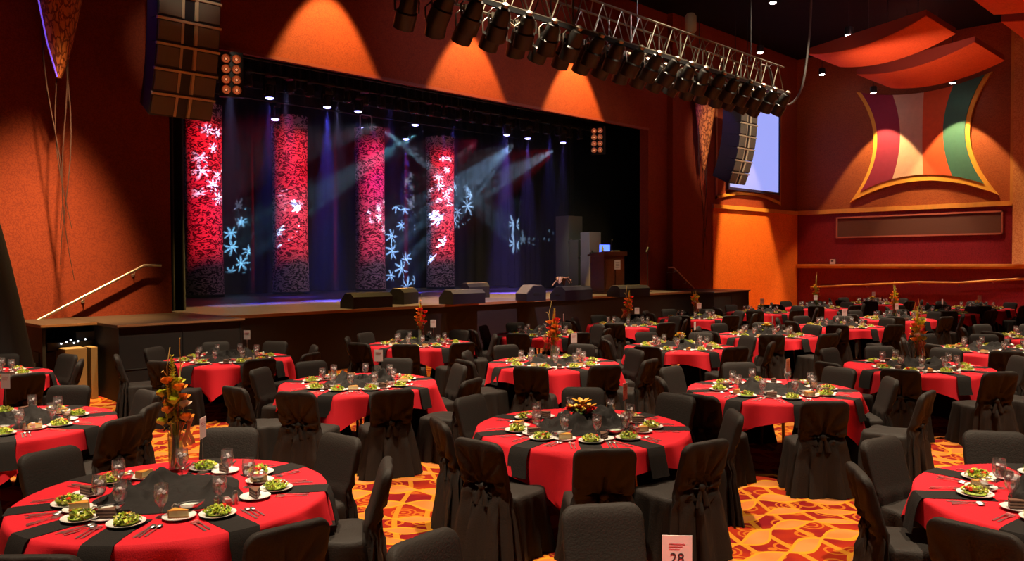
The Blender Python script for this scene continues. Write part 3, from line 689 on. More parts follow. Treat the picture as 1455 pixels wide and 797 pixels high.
# lectern
q=on_stage(864,417); t=thing('lectern','dark wooden lectern with a white paper sign and a blue-lit laptop','lectern',q,radians(-8))
k=.92
mb=MB(); mb.box((-.46,-.3,.0),(.46,.35,.06),.01); mb.build('base',WOODD,t)
mb=MB(); mb.box((-.42,-.27,.06),(.42,.32,1.12),.012); mb.build('body',WOODD,t)
for s in (-.2,.2): mb=MB(); mb.box((s-.16,-.29,.15),(s+.16,-.268,1.02),.006); mb.build('front_panel',mat('lighter_wood',(.16,.055,.02),.35,nz=.3,nscale=10),t)
mb=MB(); mb.poly_prism([(-.48,-.33,1.12),(-.48,.38,1.12),(-.48,.38,1.17),(-.48,-.33,1.26)],(.96,0,0)); mb.build('reading_desk',WOODD,t)
mb=MB(); mb.box((-.02,-.30,.72),(.22,-.288,1.0)); s_=mb.build('paper_sign',mat('white_paper',(.75,.72,.68),.8),t)
mb=MB()
for j in range(4): mb.box((.02,-.303,.77+.05*j),(.18,-.3,.785+.05*j))
mb.build('printed_lines',mat('grey_ink',(.3,.25,.25),.8),s_)
l=thing('laptop','open laptop with a blue screen on top of the lectern','laptop',(q.x-.05,q.y,q.z+1.21),radians(-20))
mb=MB(); mb.box((-.18,-.13,0),(.18,.13,.02)); mb.build('base',DARK,l)
mb=MB(); mb.box((-.18,.12,.02),(.18,.135,.25)); mb.build('lid',mat('laptop_screen',(.05,.1,.6),.3,emis=(.08,.16,1),es=2.5),l)
for i,(dx,c,nm,lb) in enumerate(((-.38,(.35,.5,.1),'water_bottle','small green bottle standing on the lectern beside the laptop'),(.22,(.6,.55,.4),'desk_object','pale object lying on the lectern by its front edge'))):
    o=thing(nm if i==0 else 'paper_bundle',lb if i==0 else 'pale bundle of papers lying on the lectern top','bottle' if i==0 else 'papers',(q.x+dx,q.y-.1,q.z+1.22))
    mb=MB(); 
    if i==0: mb.lathe([(.035,0),(.035,.14),(.015,.17),(.015,.2)],12,cap0=True,cap1=True)
    else: mb.box((-.12,-.08,0),(.12,.08,.06),.01)
    mb.build('bottle_body' if i==0 else 'sheets',mat('obj%d'%i,c,.5),o,True)
t=thing('gooseneck_microphone','thin gooseneck microphone standing on the lectern','microphone',(q.x+.3,q.y+.1,q.z+1.18)); mb=MB(); mb.tube([(0,0,0),(0,0,.3),(-.05,-.05,.4)],.008,6); mb.build('neck',DARK,t); mb=MB(); mb.ball((-.06,-.06,.42),.03); mb.build('capsule',DARK,t,True)
# grey equipment cases upstage of the lectern
def case(px,py,Y,w,d,h,c,lab,z0=ZS,nm='equipment_case'):
    p=at_Y(px,py,Y); t=thing(nm,lab,'equipment case',(p.x,Y,z0)); m=mat('case%.2f'%c[0],c,.6)
    mb=MB(); mb.box((-w/2,0,0),(w/2,d,h),.015); mb.build('body',m,t)
    mb=MB(); mb.box((-w/2-.01,-.01,h*.62),(w/2+.01,.0,h*.65)); mb.build('lid_seam',DARK,t)
    mb=MB(); mb.box((-.12,-.02,h*.42),(.12,-.0,h*.52),.005); mb.build('latch_plate',mat('dark_plate',(.05,.03,.05),.4),t)
    for s in (-1,1): mb=MB(); mb.box((s*w*.32-.03,-.03,h*.6),(s*w*.32+.03,0,h*.68),.004); mb.build('latch',CHR,t)
    return t
case(818,400,18.5,.75,.6,2.55,(.16,.15,.12),'tall grey-green equipment case standing behind the lectern')
case(832,400,18.0,.8,.4,1.7,(.12,.11,.09),'lower grey equipment case leaning by the tall one behind the lectern')
case(846,400,17.4,.62,.4,1.95,(.25,.22,.25),'pale lilac-grey equipment case directly behind the lectern')
# mic stand
q=at_z(920,418,ZS); q=at_Y(920,415,YW-.9); t=thing('microphone_stand','thin black microphone stand before the orange wall at the opening edge','microphone stand',(q.x,q.y,ZS))
hh=at_Y(920,352,YW-.9).z-ZS
mb=MB(); mb.cyl((0,0,.02),(0,0,hh-.1),.014,8); mb.build('pole',DARK,t)
mb=MB(); mb.lathe([(.14,0),(.14,.02),(.03,.03)],16,cap0=True,cap1=True); mb.build('base',DARK,t)
mb=MB(); mb.cyl((-.06,0,hh-.14),(.05,0,hh),.035,10,.05); mb.build('microphone',DARK,t,True)
# floor uplight wedges
q=at_z(197,446,ZS); t=thing('floor_light','small floor light on the stage block throwing orange light up the wall','floor light',(q.x,q.y,ZS),radians(30))
mb=MB(); mb.box((-.02,-.12,0),(.5,.12,.12),.03); mb.build('housing',DARK,t)
mb=MB(); mb.T=Matrix.Translation((-.04,0,.08))@Matrix.Rotation(radians(-60),4,'Y'); mb.lathe([(.09,0),(.07,.02),(.01,.03)],16,cap0=True,cap1=True); mb.build('lens',mat('orange_lens',(1,.6,.2),.3,emis=(1,.62,.25),es=14),t,True)
gobo_spot('floor_uplight',q+Vector((-.12,.1,.16)),q+Vector((-.9,2.2,.55)),160,(1,.5,.12),95,None,.9,.05)
q=at_z(963,417,ZS); t=thing('floor_light_strip','yellow glowing floor light strip on the stage below the orange wall','floor light',(q.x,15.1,ZS))
mb=MB(); mb.box((-.7,-.1,0),(.7,.1,.05),.01); mb.build('housing',mat('yellow_housing',(.55,.4,.02),.4,emis=(1,.6,.05),es=.25),t)
gobo_spot('floor_uplight',(q.x-.1,15.15,ZS+.1),(q.x,YW,2.6),40,(1,.6,.12),90,None,.9,.05)
t=thing('equipment_box','flat black box on the stage block beside the side curtain','equipment box',at_z(227,442,ZS)); mb=MB(); mb.box((-.35,-.05,0),(.35,.3,.1),.01); mb.build('case',DARK,t); mb=MB(); mb.box((-.1,-.06,.03),(.1,-.05,.06)); mb.build('handle',CHR,t)
# black tapered drape at the picture's border
q=rd(-7.72,11.9); t=thing('tapered_drape','tall black tapered drape on a pole with a white tip, beside the orange wall','drape',(q.x,q.y,0))
mb=MB(); N=40; rings=[]
for j in range(12):
    v=j/11; a=.62*(1-v)**.8+.06; rings.append([((a+.035*sin(9*2*pi*k/N)*(1-v))*cos(2*pi*k/N),(a+.035*sin(9*2*pi*k/N)*(1-v))*sin(2*pi*k/N),v*3.2) for k in range(N)])
mb.loft(rings); mb.build('cloth',FAB,t,True)
mb=MB(); mb.cyl((0,0,3.15),(0,0,3.42),.03,10); mb.build('pole_tip',PORC,t)
# ------------------------------------------------------------ chair
def chair_meshes(seed):
    rr=random.Random(seed); p1,p2,p3=[rr.uniform(0,6) for _ in range(3)]
    t=thing('banquet_chair','','chair')
    fold=lambda t_,z:(max(0,(.46-z))/.46)**.8*(.022*sin(11*t_+p1+z*5)+.017*sin(17*t_+p2-z*4)+.014*sin(5*t_+p3))
    mb=MB(); n=56; rings=[]
    for z,a in ((0.004,.285),(.05,.28),(.12,.272),(.22,.262),(.32,.252),(.40,.244),(.445,.24),(.468,.233),(.478,.215),(.484,.15),(.486,.07)):
        def rip(t_,z_=z): return fold(t_,z_)
        ring=sq_ring(a,a*.98,0,.01,z,n,5,lambda t_,z_: fold(t_,z_))
        ring=[(x,y,zz+(.008*sin(x*23+p1)*cos(y*19+p2) if z>.4 else 0)) for x,y,zz in ring]
        rings.append(ring)
    mb.loft(rings,False,True); mb.build('seat_cover',FAB,t,True,angle=75)
    # back: rounded slab leaning back, cloth flares to the floor behind
    Ht=.905; rc=.075; K=Vector((0,0,.555)); mb=MB(); rings=[]; n=64
    zs=[0.005,.06,.13,.2,.28,.36,.43,.48,.52,.55,.58,.61,.65,.69,.73,.77,.80]+[Ht-rc+rc*sin(pi/2*i/6) for i in range(7)]
    for z in zs:
        if z>.55:
            lean=-.225-.115*((z-.5)/.4); a=.218+.012*(z-.55); b=.042
            if z>Ht-rc:
                s=(z-(Ht-rc))/rc; k=sqrt(max(0,1-s*s)); a=a-rc*(1-k)*.95; b=b*(.35+.65*k)
            s2=0
        else:
            f=(.55-z)/.55; lean=-.232-.035*f; a=.208+.085*f**.9; b=.045+.04*f; s2=f
        ring=[]
        for i in range(n):
            t_=2*pi*i/n; c,s=cos(t_),sin(t_); e=5.0 if z>.5 else 3.2
            kk=(abs(c)**e+abs(s)**e)**(-1/e); x=a*c*kk; y=b*s*kk
            if s<.3:
                # gathers radiating from the knot on the rear face
                dx,dz=x,z-K.z; dist=sqrt(dx*dx+dz*dz); an=atan2(dz,dx)
                w=math.exp(-(dist/.24)**2)*min(1,dist/.05)
                y-=w*.026*sin(11*an+p1)+w*.010*sin(23*an+p2); y+=.024*math.exp(-(dist/.09)**2)
            if s2>0: 
                q=s2**.6*(.034*sin(9*t_+p2)+.020*sin(15*t_+p3)+.012*sin(4*t_+p1)); L=sqrt(x*x+y*y); x+=x/L*q; y+=y/L*q
            ring.append((x,lean+y,z))
        rings.append(ring)
    mb.loft(rings,False,True); bc=mb.build('back_cover',FAB,t,True,angle=75)
    mb=MB(); mb.ball((0,-.285,.555),.034,.022,.030,12,8)
    for s in (-1,1):
        mb.loft([[(s*x+w*cos(u),y+.010*sin(u),z+.5*w*sin(u)) for u in [2*pi*i/8 for i in range(8)]] for x,y,z,w in ((.02,-.283,.558,.012),(.07,-.276,.566,.022),(.13,-.272,.570,.016),(.185,-.262,.575,.006))])
        mb.loft([[(s*x+w*cos(u),y+.010*sin(u),z) for u in [2*pi*i/8 for i in range(8)]] for x,y,z,w in ((.012,-.287,.545,.012),(.03,-.292,.49,.024),(.045,-.298,.42,.03))])
    mb.build('knotted_sash',FAB,t,True,angle=60)
    return proto(t)
CH=[chair_meshes(s) for s in (1,2,3)]; CHU=[False]*3
# ------------------------------------------------------------ tableware prototypes
def fork(): 
    mb=MB()
    mb.loft([[(-w,y,z),(w,y,z),(w,y,z+.0022),(-w,y,z+.0022)] for y,w,z in ((-.095,.007,.003),(-.06,.006,.003),(0,.003,.005),(.04,.0035,.007),(.055,.011,.004),(.065,.0115,.003))])
    for i in range(4):
        x=-.0096+.0064*i; mb.loft([[(x-.0015,y,z),(x+.0015,y,z),(x+.0015,y,z+.002),(x-.0015,y,z+.002)] for y,z in ((.064,.003),(.095,.005),(.1,.007))])
    return mb.build('fork',SIL)
def knife():
    mb=MB(); mb.loft([[(-a,y,.001),(b,y,.001),(b,y,.004),(-a,y,.004)] for y,a,b in ((-.11,.006,.006),(-.09,.008,.008),(-.02,.006,.006),(0,.005,.008),(.06,.005,.010),(.1,.005,.007),(.115,.004,.001))]); return mb.build('knife',SIL)
def spoon():
    mb=MB(); mb.loft([[(-w,y,z),(w,y,z),(w,y,z+.0022),(-w,y,z+.0022)] for y,w,z in ((-.09,.007,.002),(-.05,.005,.003),(0,.003,.006),(.04,.003,.008),(.047,.006,.006))])
    mb.ball((0,.066,.009),.016,.024,.007,14,6); return mb.build('spoon',SIL,None,True)
FORK,KNIFE,SPOON=fork(),knife(),spoon()
def plate(r,name):
    t=thing(name,'','plate')
    mb=MB(); mb.lathe([(r*.55,0),(r*.6,.004),(r*.93,.014),(r,.017),(r*.995,.019),(r*.9,.015),(r*.58,.007),(.0015,.006)],36,cap0=True,cap1=True)
    o=mb.build(name,PORC,None,True,angle=30); bpy.data.objects.remove(t); return o
SPL=plate(.103,'salad_plate'); DPL=plate(.092,'dessert_plate')
GREENS=[mat('lettuce_light',(.66,.72,.07),.5),mat('lettuce_mid',(.38,.50,.04),.5),mat('lettuce_dark',(.06,.11,.015),.5),mat('lettuce_pale',(.82,.74,.25),.5),mat('radicchio',(.13,.015,.03),.5),mat('carrot_shred',(.85,.28,.02),.5)]
TOM=mat('cherry_tomato',(.75,.03,.01),.2)
def salad(seed):
    rr=random.Random(seed); mb=MB()
    mb.mi=1; mb.ball((0,0,.014),.066,.066,.016,16,6)
    for i in range(95):
        a=rr.uniform(0,2*pi); d=.072*sqrt(rr.random()); c=Vector((d*cos(a),d*sin(a),.014+.034*(1-(d/.08)**2)+rr.uniform(-.004,.008)))
        L=rr.uniform(.016,.038); w=L*rr.uniform(.35,.65); mb.mi=rr.choices(range(6),(36,26,10,14,7,7))[0]
        if mb.mi==5: w*=.25
        M=Matrix.Translation(c)@Matrix.Rotation(rr.uniform(0,6.28),4,'Z')@Matrix.Rotation(rr.uniform(-.7,.7),4,'X')@Matrix.Rotation(rr.uniform(-.7,.7),4,'Y')
        mb.T=M; cu=rr.uniform(-.4,.5)
        rows=[]
        for j,(v,ww) in enumerate(((-1,.2),(-.5,.9),(0,1),(.5,.85),(1,.15))):
            z=cu*w*(v*v); fr=.003*rr.uniform(-1,1); rows.append([(-w*ww/2,L*v/2,z+.35*w*ww+fr),(0,L*v/2,z),(w*ww/2,L*v/2,z+.35*w*ww-fr)])
        mb.loft([[r[0],r[1],r[2],(r[2][0]*.95,r[2][1],r[2][2]-.0012),(0,r[1][1],r[1][2]-.0012),(r[0][0]*.95,r[0][1],r[0][2]-.0012)] for r in rows])
    mb.T=Matrix()
    o=mb.build('green_salad',GREENS)
    for k in range(2):
        a=rr.uniform(0,6.28); t=MB(); t.ball((.045*cos(a),.045*sin(a),.04),.015,.015,.013,12,8); t.build('tomato',TOM,o,True)
    return proto(o)
SAL=[salad(s) for s in (11,12,13)]
def wedge_cake(kind):
    mb=MB()
    if kind==0:
        t=thing('chocolate_cake_slice','','cake')
        m=[mat('chocolate_sponge',(.045,.014,.008),.8,bump=.4,bscale=200),mat('chocolate_cream',(.16,.075,.045),.5)]
        for k in range(3):
            z=.0+.017*k; mb=MB(); mb.poly_prism([(-.032,-.045,z),(.032,-.045,z),(.004,.055,z),(-.004,.055,z)],(0,0,.012)); mb.build('sponge_layer',m[0],t)
            mb=MB(); mb.poly_prism([(-.033,-.046,z+.012),(.033,-.046,z+.012),(.004,.056,z+.012),(-.004,.056,z+.012)],(0,0,.005)); mb.build('cream_layer',m[1],t)
    elif kind==1:
        t=thing('cheesecake_slice','','cake')
        mb.poly_prism([(-.032,-.042,.009),(.032,-.042,.009),(.004,.055,.009),(-.004,.055,.009)],(0,0,.032)); mb.build('filling',mat('cheesecake_cream',(.78,.60,.30),.5),t)
        mb=MB(); mb.poly_prism([(-.034,-.050,0),(.034,-.050,0),(.005,.057,0),(-.005,.057,0)],(0,0,.009)); mb.build('crust_base',mat('biscuit_crust',(.30,.12,.03),.8),t)
        mb=MB(); mb.poly_prism([(-.034,-.050,.0),(.034,-.050,.0),(.033,-.042,.0),(-.033,-.042,.0)],(0,0,.044)); mb.build('crust_back',MATS['biscuit_crust'],t)
        mb=MB(); mb.poly_prism([(-.033,-.043,.041),(.033,-.043,.041),(.004,.056,.041),(-.004,.056,.041)],(0,0,.004)); mb.build('browned_top',mat('browned_top',(.70,.30,.05),.4),t)
    return proto(t)
CAKE=[wedge_cake(0),wedge_cake(1)]
def goblet():
    t=thing('water_goblet','','glass')
    mb=MB(); mb.lathe([(.034,.0),(.036,.002),(.030,.005),(.008,.012),(.0055,.03),(.008,.044),(.013,.052),(.011,.060),(.020,.068),(.036,.092),(.0415,.125),(.040,.155),(.0365,.188),(.0355,.188),(.039,.155),(.0402,.125),(.035,.094),(.019,.071),(.001,.066)],24,cap0=True,cap1=True); mb.build('goblet_glass',GLASS,t,True)
    mb=MB(); mb.lathe([(.001,.069),(.018,.074),(.0335,.095),(.0385,.125),(.0385,.150),(.002,.150)],20,cap0=True,cap1=True); w=mb.build('water',WATER,t,True)
    rr=random.Random(2); 
    for k in range(3):
        mb=MB()
        s=.010; mb.T=Matrix.Translation((.017*cos(k*2.1),.017*sin(k*2.1),.13+.008*k))@Matrix.Rotation(k*1.1,4,'X')@Matrix.Rotation(k*.7,4,'Z'); mb.box((-s,-s,-s),(s,s,s),.003)
        mb.build('ice_cube',ICE,t,True)
    return proto(t)
GOB=goblet()
def boat():
    t=thing('sauce_boat','','sauce boat')
    mb=MB(); rings=[]
    for z,a,b in ((0,.030,.026),(.004,.030,.026),(.010,.012,.010),(.018,.014,.012),(.024,.035,.022),(.040,.058,.034),(.056,.066,.038),(.055,.063,.035),(.040,.054,.030),(.032,.02,.012)):
        rings.append([(a*cos(u)*(1.22 if cos(u)>.6 and z>.03 else 1),b*sin(u),z+(.012*max(0,cos(u))**3 if z>.03 else 0)) for u in [2*pi*i/28 for i in range(28)]])
    mb.loft(rings); mb.build('bowl',SIL,t,True)
    mb=MB(); mb.tube([(-.060,0,.05),(-.085,0,.062),(-.098,0,.045),(-.085,0,.028),(-.055,0,.032)],.0035,8); mb.build('handle',SIL,t,True)
    mb=MB(); mb.lathe([(.001,.050),(.050,.049)],20); 
    o=mb.build('cream_dressing',mat('cream_dressing',(.8,.76,.68),.3),t,True); o.scale=(1,.6,1)
    return proto(t)
BOAT=boat()
def shaker(c,nm,lab):
    t=thing(nm,'','shaker'); mb=MB(); mb.lathe([(.019,0),(.020,.004),(.014,.06)],12,cap0=True,cap1=True); mb.build('glass_body',c,t,True)
    mb=MB(); mb.lathe([(.0145,.06),(.0145,.072),(.009,.082),(.002,.084)],12,cap0=True,cap1=True); mb.build('metal_cap',SIL,t,True); return proto(t)
SALT=shaker(mat('salt_glass',(.7,.62,.58),.15),'salt_shaker',''); PEP=shaker(mat('pepper_glass',(.22,.12,.08),.15),'pepper_shaker','')
def caddy():
    t=thing('sugar_caddy','','sugar caddy'); mb=MB(); mb.loft([sq_ring(.034,.022,0,0,.001,20,6),sq_ring(.040,.027,0,0,.04,20,6),sq_ring(.038,.025,0,0,.04,20,6),sq_ring(.032,.02,0,0,.006,20,6)]); mb.build('dish',mat('pink_glass',(.62,.22,.2),.15),t,True)
    for i in range(5):
        x=-.026+.013*i; mb=MB(); mb.T=Matrix.Translation((x,0,.006))@Matrix.Rotation((i-2)*.08,4,'Y'); mb.box((-.003,-.017,0),(.003,.017,.052)); mb.build('sugar_packet',[mat('white_packet',(.8,.75,.7),.7),mat('pink_packet',(.75,.25,.3),.7),mat('orange_packet',(.8,.35,.1),.7)][i%3 if i!=2 else 0],t)
    return proto(t)
CAD=caddy()
def butter():
    t=thing('footed_silver_bowl','','bowl'); mb=MB(); mb.lathe([(.030,0),(.031,.003),(.010,.012),(.008,.024),(.030,.032),(.045,.052),(.047,.068),(.045,.068),(.042,.052),(.02,.037),(.001,.036)],24,cap0=True,cap1=True); mb.build('bowl',SIL,t,True)
    rr=random.Random(4)
    for i in range(5): mb=MB(); mb.ball((.024*cos(i*1.26),.024*sin(i*1.26),.062+.01*(i==0)),.015,.015,.011,10,6); mb.build('foil_butter',mat('foil_%d'%(i%2),((.8,.78,.75),(.75,.5,.15))[i%2],.25,.3),t,True)
    return proto(t)
BUT=butter()
def napkin_strip(seed):
    "napkin laid as a strip under the plate and over the rim; local -Y points outward, table centre at origin"
    rr=random.Random(seed); mb=MB(); w=.085; path=[(-.50,.0),(-.54,.0),(-.6,.0),(-.7,.0),(-.8,.0),(-.88,.0)]
    pts=[(y,.0035) for y,_ in path]+[(-.922,.001),(-.936,-.02)]+[(-.940-.012*k,-.02-.05*k) for k in range(1,5)]
    rings=[]
    for k,(y,z) in enumerate(pts):
        ww=w*(1+.05*(k/12)); o=.006*sin(k*1.1+seed)
        outer=k>=6
        row=[(o-ww+2*ww*i/6,y-(.004*sin(i*2.1+k)*(k-6)/5 if outer else 0),z+(0 if outer else .0006*sin(i*2+k))) for i in range(7)]
        th=(0,-.003) if not outer else (-.004,0)
        rings.append(row+[(x,yy+(.004 if outer else 0),zz-(.003 if not outer else 0)) for x,yy,zz in row[::-1]])
    mb.loft(rings); return mb.build('napkin',FAB2,None,True,angle=50)
NAP=[napkin_strip(s) for s in (1,2)]
def center_cloth(seed):
    rr=random.Random(seed); N=64; M=30; mb=MB(); rings=[]
    off=Vector((seed*3.1,seed*1.7,0))
    for j in range(M+1):
        f=1-j/M; row=[]
        for i in range(N):
            a=2*pi*i/N; rad=(.42+.035*sin(3*a+seed)+.025*sin(5*a+seed*2))*f
            x,y=rad*cos(a),rad*sin(a)
            nv=noise.noise(Vector((x*5.5,y*5.5,0))+off); nv2=noise.noise(Vector((x*9+nv*3,y*9,3))+off)
            rim=min(1,(1-f)*6)
            h=(.42,1.05,.9)[seed-1]*rim*(.015+.085*(1-min(1,abs(nv)*3.2))**1.3*(.6+.5*sin(seed*2+a))+.04*(1-min(1,abs(nv2)*3)))*(1.0-.2*f)
            rd_=.09*math.exp(-((f-.62)/.16)**2)*max(0,sin(2.5*a+seed))   # raised swags around
            row.append((x,y,.003+h+rim*rd_))
        rings.append(row)
    rings=rings[:-1]
    mb.loft([[(x,y,0.001) for x,y,z in rings[0]]]+rings,True,True)
    return mb.build('table_runner',FAB2,None,True,angle=80)
CC=[center_cloth(s) for s in (1,2,3)]
TR=.914; TH=.75
def cloth_mesh(seed,rot):
    "square cloth over the round top: corners hang lower; rot = direction of one corner"
    rr=random.Random(seed); N=160; mb=MB(); rings=[]; p=[rr.uniform(0,6) for _ in range(4)]
    def hang(a):
        c=abs(cos(a-rot-pi/4)),abs(sin(a-rot-pi/4)); return .16+(1.0/max(c)-1.0)*.74
    for r in (.2,.5,.8,.90): rings.append([(r*cos(2*pi*i/N),r*sin(2*pi*i/N),TH+.0045) for i in range(N)])
    rings.append([(.917*cos(2*pi*i/N),.917*sin(2*pi*i/N),TH+.002) for i in range(N)])
    S=9
    for k in range(1,S+1):
        row=[]
        for i in range(N):
            a=2*pi*i/N; h=hang(a)*k/S; cn=0
            fold=(.022*sin(12*a+p[0])+.014*sin(19*a+p[1])+.022*sin(7*a+p[2]))*(h/.3)
            corner=.05*cos(2*pi*((a-rot+pi/8)%(pi/2))/(pi/2)*3)*(h/.4)
            rad=.922+.14*h+max(-.13*h,fold*1.3+corner*.8); row.append((rad*cos(a),rad*sin(a),TH-.004-h))
        rings.append(row)
    inner=[[(x*.994,y*.994,z) for x,y,z in r] for r in rings[:3:-1]]
    mb.loft(rings+inner,True,False)
    return mb.build('tablecloth',RED,None,True,angle=80)
def table_proto():
    t=thing('banquet_table','','table')
    mb=MB(); mb.lathe([(.905,TH-.03),(.910,TH-.025),(.910,TH-.005),(.905,TH)],64,cap0=True,cap1=True); mb.build('tabletop',mat('plywood',(.35,.2,.09),.5),t)
    for i in range(4):
        a=pi/4+i*pi/2; mb=MB(); mb.cyl((.5*cos(a),.5*sin(a),TH-.03),(.58*cos(a),.58*sin(a),0),.016,8); mb.build('leg',mat('bronze_leg',(.35,.18,.05),.35,.8),t,True)
    mb=MB(); mb.box((-.45,-.03,TH-.06),(.45,.03,TH-.03)); mb.build('brace',MATS['bronze_leg'],t)
    return proto(t)
TAB=table_proto()
# number card on a wire stand
def card(seed):
    t=thing('table_card','','table card'); 
    mb=MB(); mb.lathe([(.035,0),(.035,.004),(.004,.008)],16,cap0=True,cap1=True); mb.build('stand_base',CHR,t,True)
    mb=MB(); mb.cyl((0,0,.006),(0,0,.255),.0025,6); mb.build('stand_wire',CHR,t,True)
    mb=MB(); mb.tube([(.016*cos(u),0,.262+.016*sin(u)) for u in [2*pi*k/12 for k in range(13)]],.002,6,cap=False); mb.build('clip_ring',CHR,t,True)
    mb=MB(); mb.box((-.052,-.004,.235),(.052,-.001,.375)); c=mb.build('card_paper',mat('card_stock',(.82,.70,.68),.8),t)
    mb=MB()
    for k in range(3): mb.box((-.034,-.0052,.338-.012*k),(.034-.012*(k==2),-.0042,.342-.012*k))
    mb.build('printed_lines',mat('pink_ink',(.6,.25,.28),.8),c)
    return proto(t)
CARD=card(1)
# ------------------------------------------------------------ flowers
FM=dict(orange=mat('petal_orange',(.95,.30,.03),.5),yellow=mat('petal_yellow',(.95,.55,.03),.5),lily=mat('petal_lily',(.98,.42,.02),.45),red=mat('petal_red',(.80,.03,.02),.5),
 lime=mat('petal_lime',(.68,.70,.06),.5),leaf=mat('dark_leaf',(.06,.13,.02),.5),stem=mat('green_stem',(.34,.44,.05),.4),twig=mat('curly_twig',(.75,.55,.18),.6),cream=mat('petal_cream',(.8,.6,.45),.5),rib=mat('copper_ribbon',(.55,.17,.06),.4),brown=mat('seed_head',(.08,.03,.01),.8))
def petal(mb,c,dirv,L,w,curl,mi):
    mb.mi=mi; d=Vector(dirv).normalized(); a=d.cross(Vector((0,0,1))); a=a.normalized() if a.length>.01 else Vector((1,0,0)); u=a.cross(d)
    rows=[]
    for k,(v,ww) in enumerate(((0,.25),(.35,.9),(.7,1),(.92,.55),(1,.1))):
        p=Vector(c)+d*L*v+u*curl*L*v*v; rows.append([p-a*w*ww/2+u*.12*w*ww,p,p+a*w*ww/2+u*.12*w*ww,p+Vector((0,0,-.0015))])
    mb.loft([[tuple(q) for q in r] for r in rows])
def rose(mb,c,r,mi,rr,n=11):
    for k in range(n):
        a=k*2.4; e=.15+1.2*(1-k/n); 
        petal(mb,c,(cos(a)*cos(e),sin(a)*cos(e),sin(e)),r*(.7+.4*k/n),r*.95,.35,mi)
def tall_flowers(name,label,loc,rz,seed,h=.86,redtop=False,twigs=2):
    rr=random.Random(seed); t=thing(name,label,'flower arrangement',loc,rz)
    vh=.24
    mb=MB(); mb.lathe([(.042,0),(.046,.003),(.050,vh),(.047,vh),(.042,.012),(.001,.01)],24,cap0=True,cap1=True); mb.build('glass_vase',VASEG,t,True)
    mb=MB(); mb.lathe([(.001,.013),(.041,.014),(.044,vh*.75),(.001,vh*.75)],20); mb.build('vase_water',thin_glass('vase_water',(.80,.86,.55),.05,.3) if 'vase_water' not in MATS else MATS['vase_water'],t,True)
    for k in range(9):
        a=k*.7; mb=MB(); mb.tube([(.030*cos(a),.030*sin(a),.012),(.016*cos(a+1),.016*sin(a+1),vh),(.03*cos(a+1.5),.03*sin(a+1.5),vh+.12)],.005,6); mb.build('stem',FM['stem'],t,True)
    for g_ in range(2):
        mb=MB(); bx=(.0,-.035)[g_]; top=h*(.92,.70)[g_]
        mb.tube([(bx*.3,0,vh*.8),(bx,0,vh+.15),(bx-.02,.01,top)],.005,6); 
        nz=int((top-vh)/.022)
        for k in range(nz):
            z=vh+.06+(top-vh-.04)*k/nz; s=.062*(1-.72*(k/nz)**1.3); 
            for q in range(3):
                a=k*1.9+q*2.1; petal(mb,(bx-.02*(k/nz),0,z),(cos(a),sin(a),.55),s,s*.8,.3,1 if not(redtop and rr.random()<.5) else 2)
        mb.build('gladiolus_spike',[FM['stem'],FM['lime'],FM['orange']],t)
    cols=['orange','lime','orange','lime','orange','cream','orange','lime'] if not redtop else ['red','orange','red','orange','red','lime','orange','red']
    cols=cols+cols[:5]
    for k,cn in enumerate(cols):
        z=vh+.03+.40*h*k/13+rr.uniform(-.02,.02); a=k*2.3+.5; r=.065+rr.uniform(-.015,.02)
        mb=MB(); c=(r*cos(a),r*sin(a),z); rose(mb,c,.062,0,rr,14); mb.tube([(c[0],c[1],z),(c[0]*.3,c[1]*.3,vh-.02)],.003,5); mb.build(('orange_rose','red_carnation')[cn=='red'],FM[cn],t)
    mb=MB()
    for k in range(16):
        a=k*2.0; petal(mb,(.01*cos(a),.01*sin(a),vh+.03+.02*(k%9)),(cos(a),sin(a),rr.uniform(-.2,.6)),rr.uniform(.06,.1),.03,-.3,0)
    mb.build('leaves',FM['leaf'],t)
    for k in range(twigs):
        mb=MB(); s=(-1)**k; pts=[(s*.01,.0,vh*.5)]
        for j in range(1,12):
            v=j/11; pts.append((s*(.02+.03*v)+.018*sin(v*11+k*2),.02*cos(v*9+k),vh*.5+(h*(1.0,.93)[k%2]+.06-vh*.5)*v))
        mb.tube(pts,.006,6,.003); q=pts[8]; mb.tube([q,(q[0]+s*.03,q[1],q[2]+.04),(q[0]+s*.045,q[1],q[2]+.03)],.004,5,.002); mb.build('curly_twig',FM['twig'],t,True)
    mb=MB()
    for k in range(3):
        mb.loft([[(.055+.03*k+.02*sin(v*6+k),-.03+.02*k,vh+.10-.20*v),(.085+.03*k+.02*sin(v*6+k),-.025+.02*k,vh+.10-.20*v),(.085+.03*k+.02*sin(v*6+k),-.022+.02*k,vh+.10-.20*v),(.055+.03*k+.02*sin(v*6+k),-.027+.02*k,vh+.10-.20*v)] for v in [i/8 for i in range(9)]])
    mb.build('ribbon',FM['rib'],t)
    return t
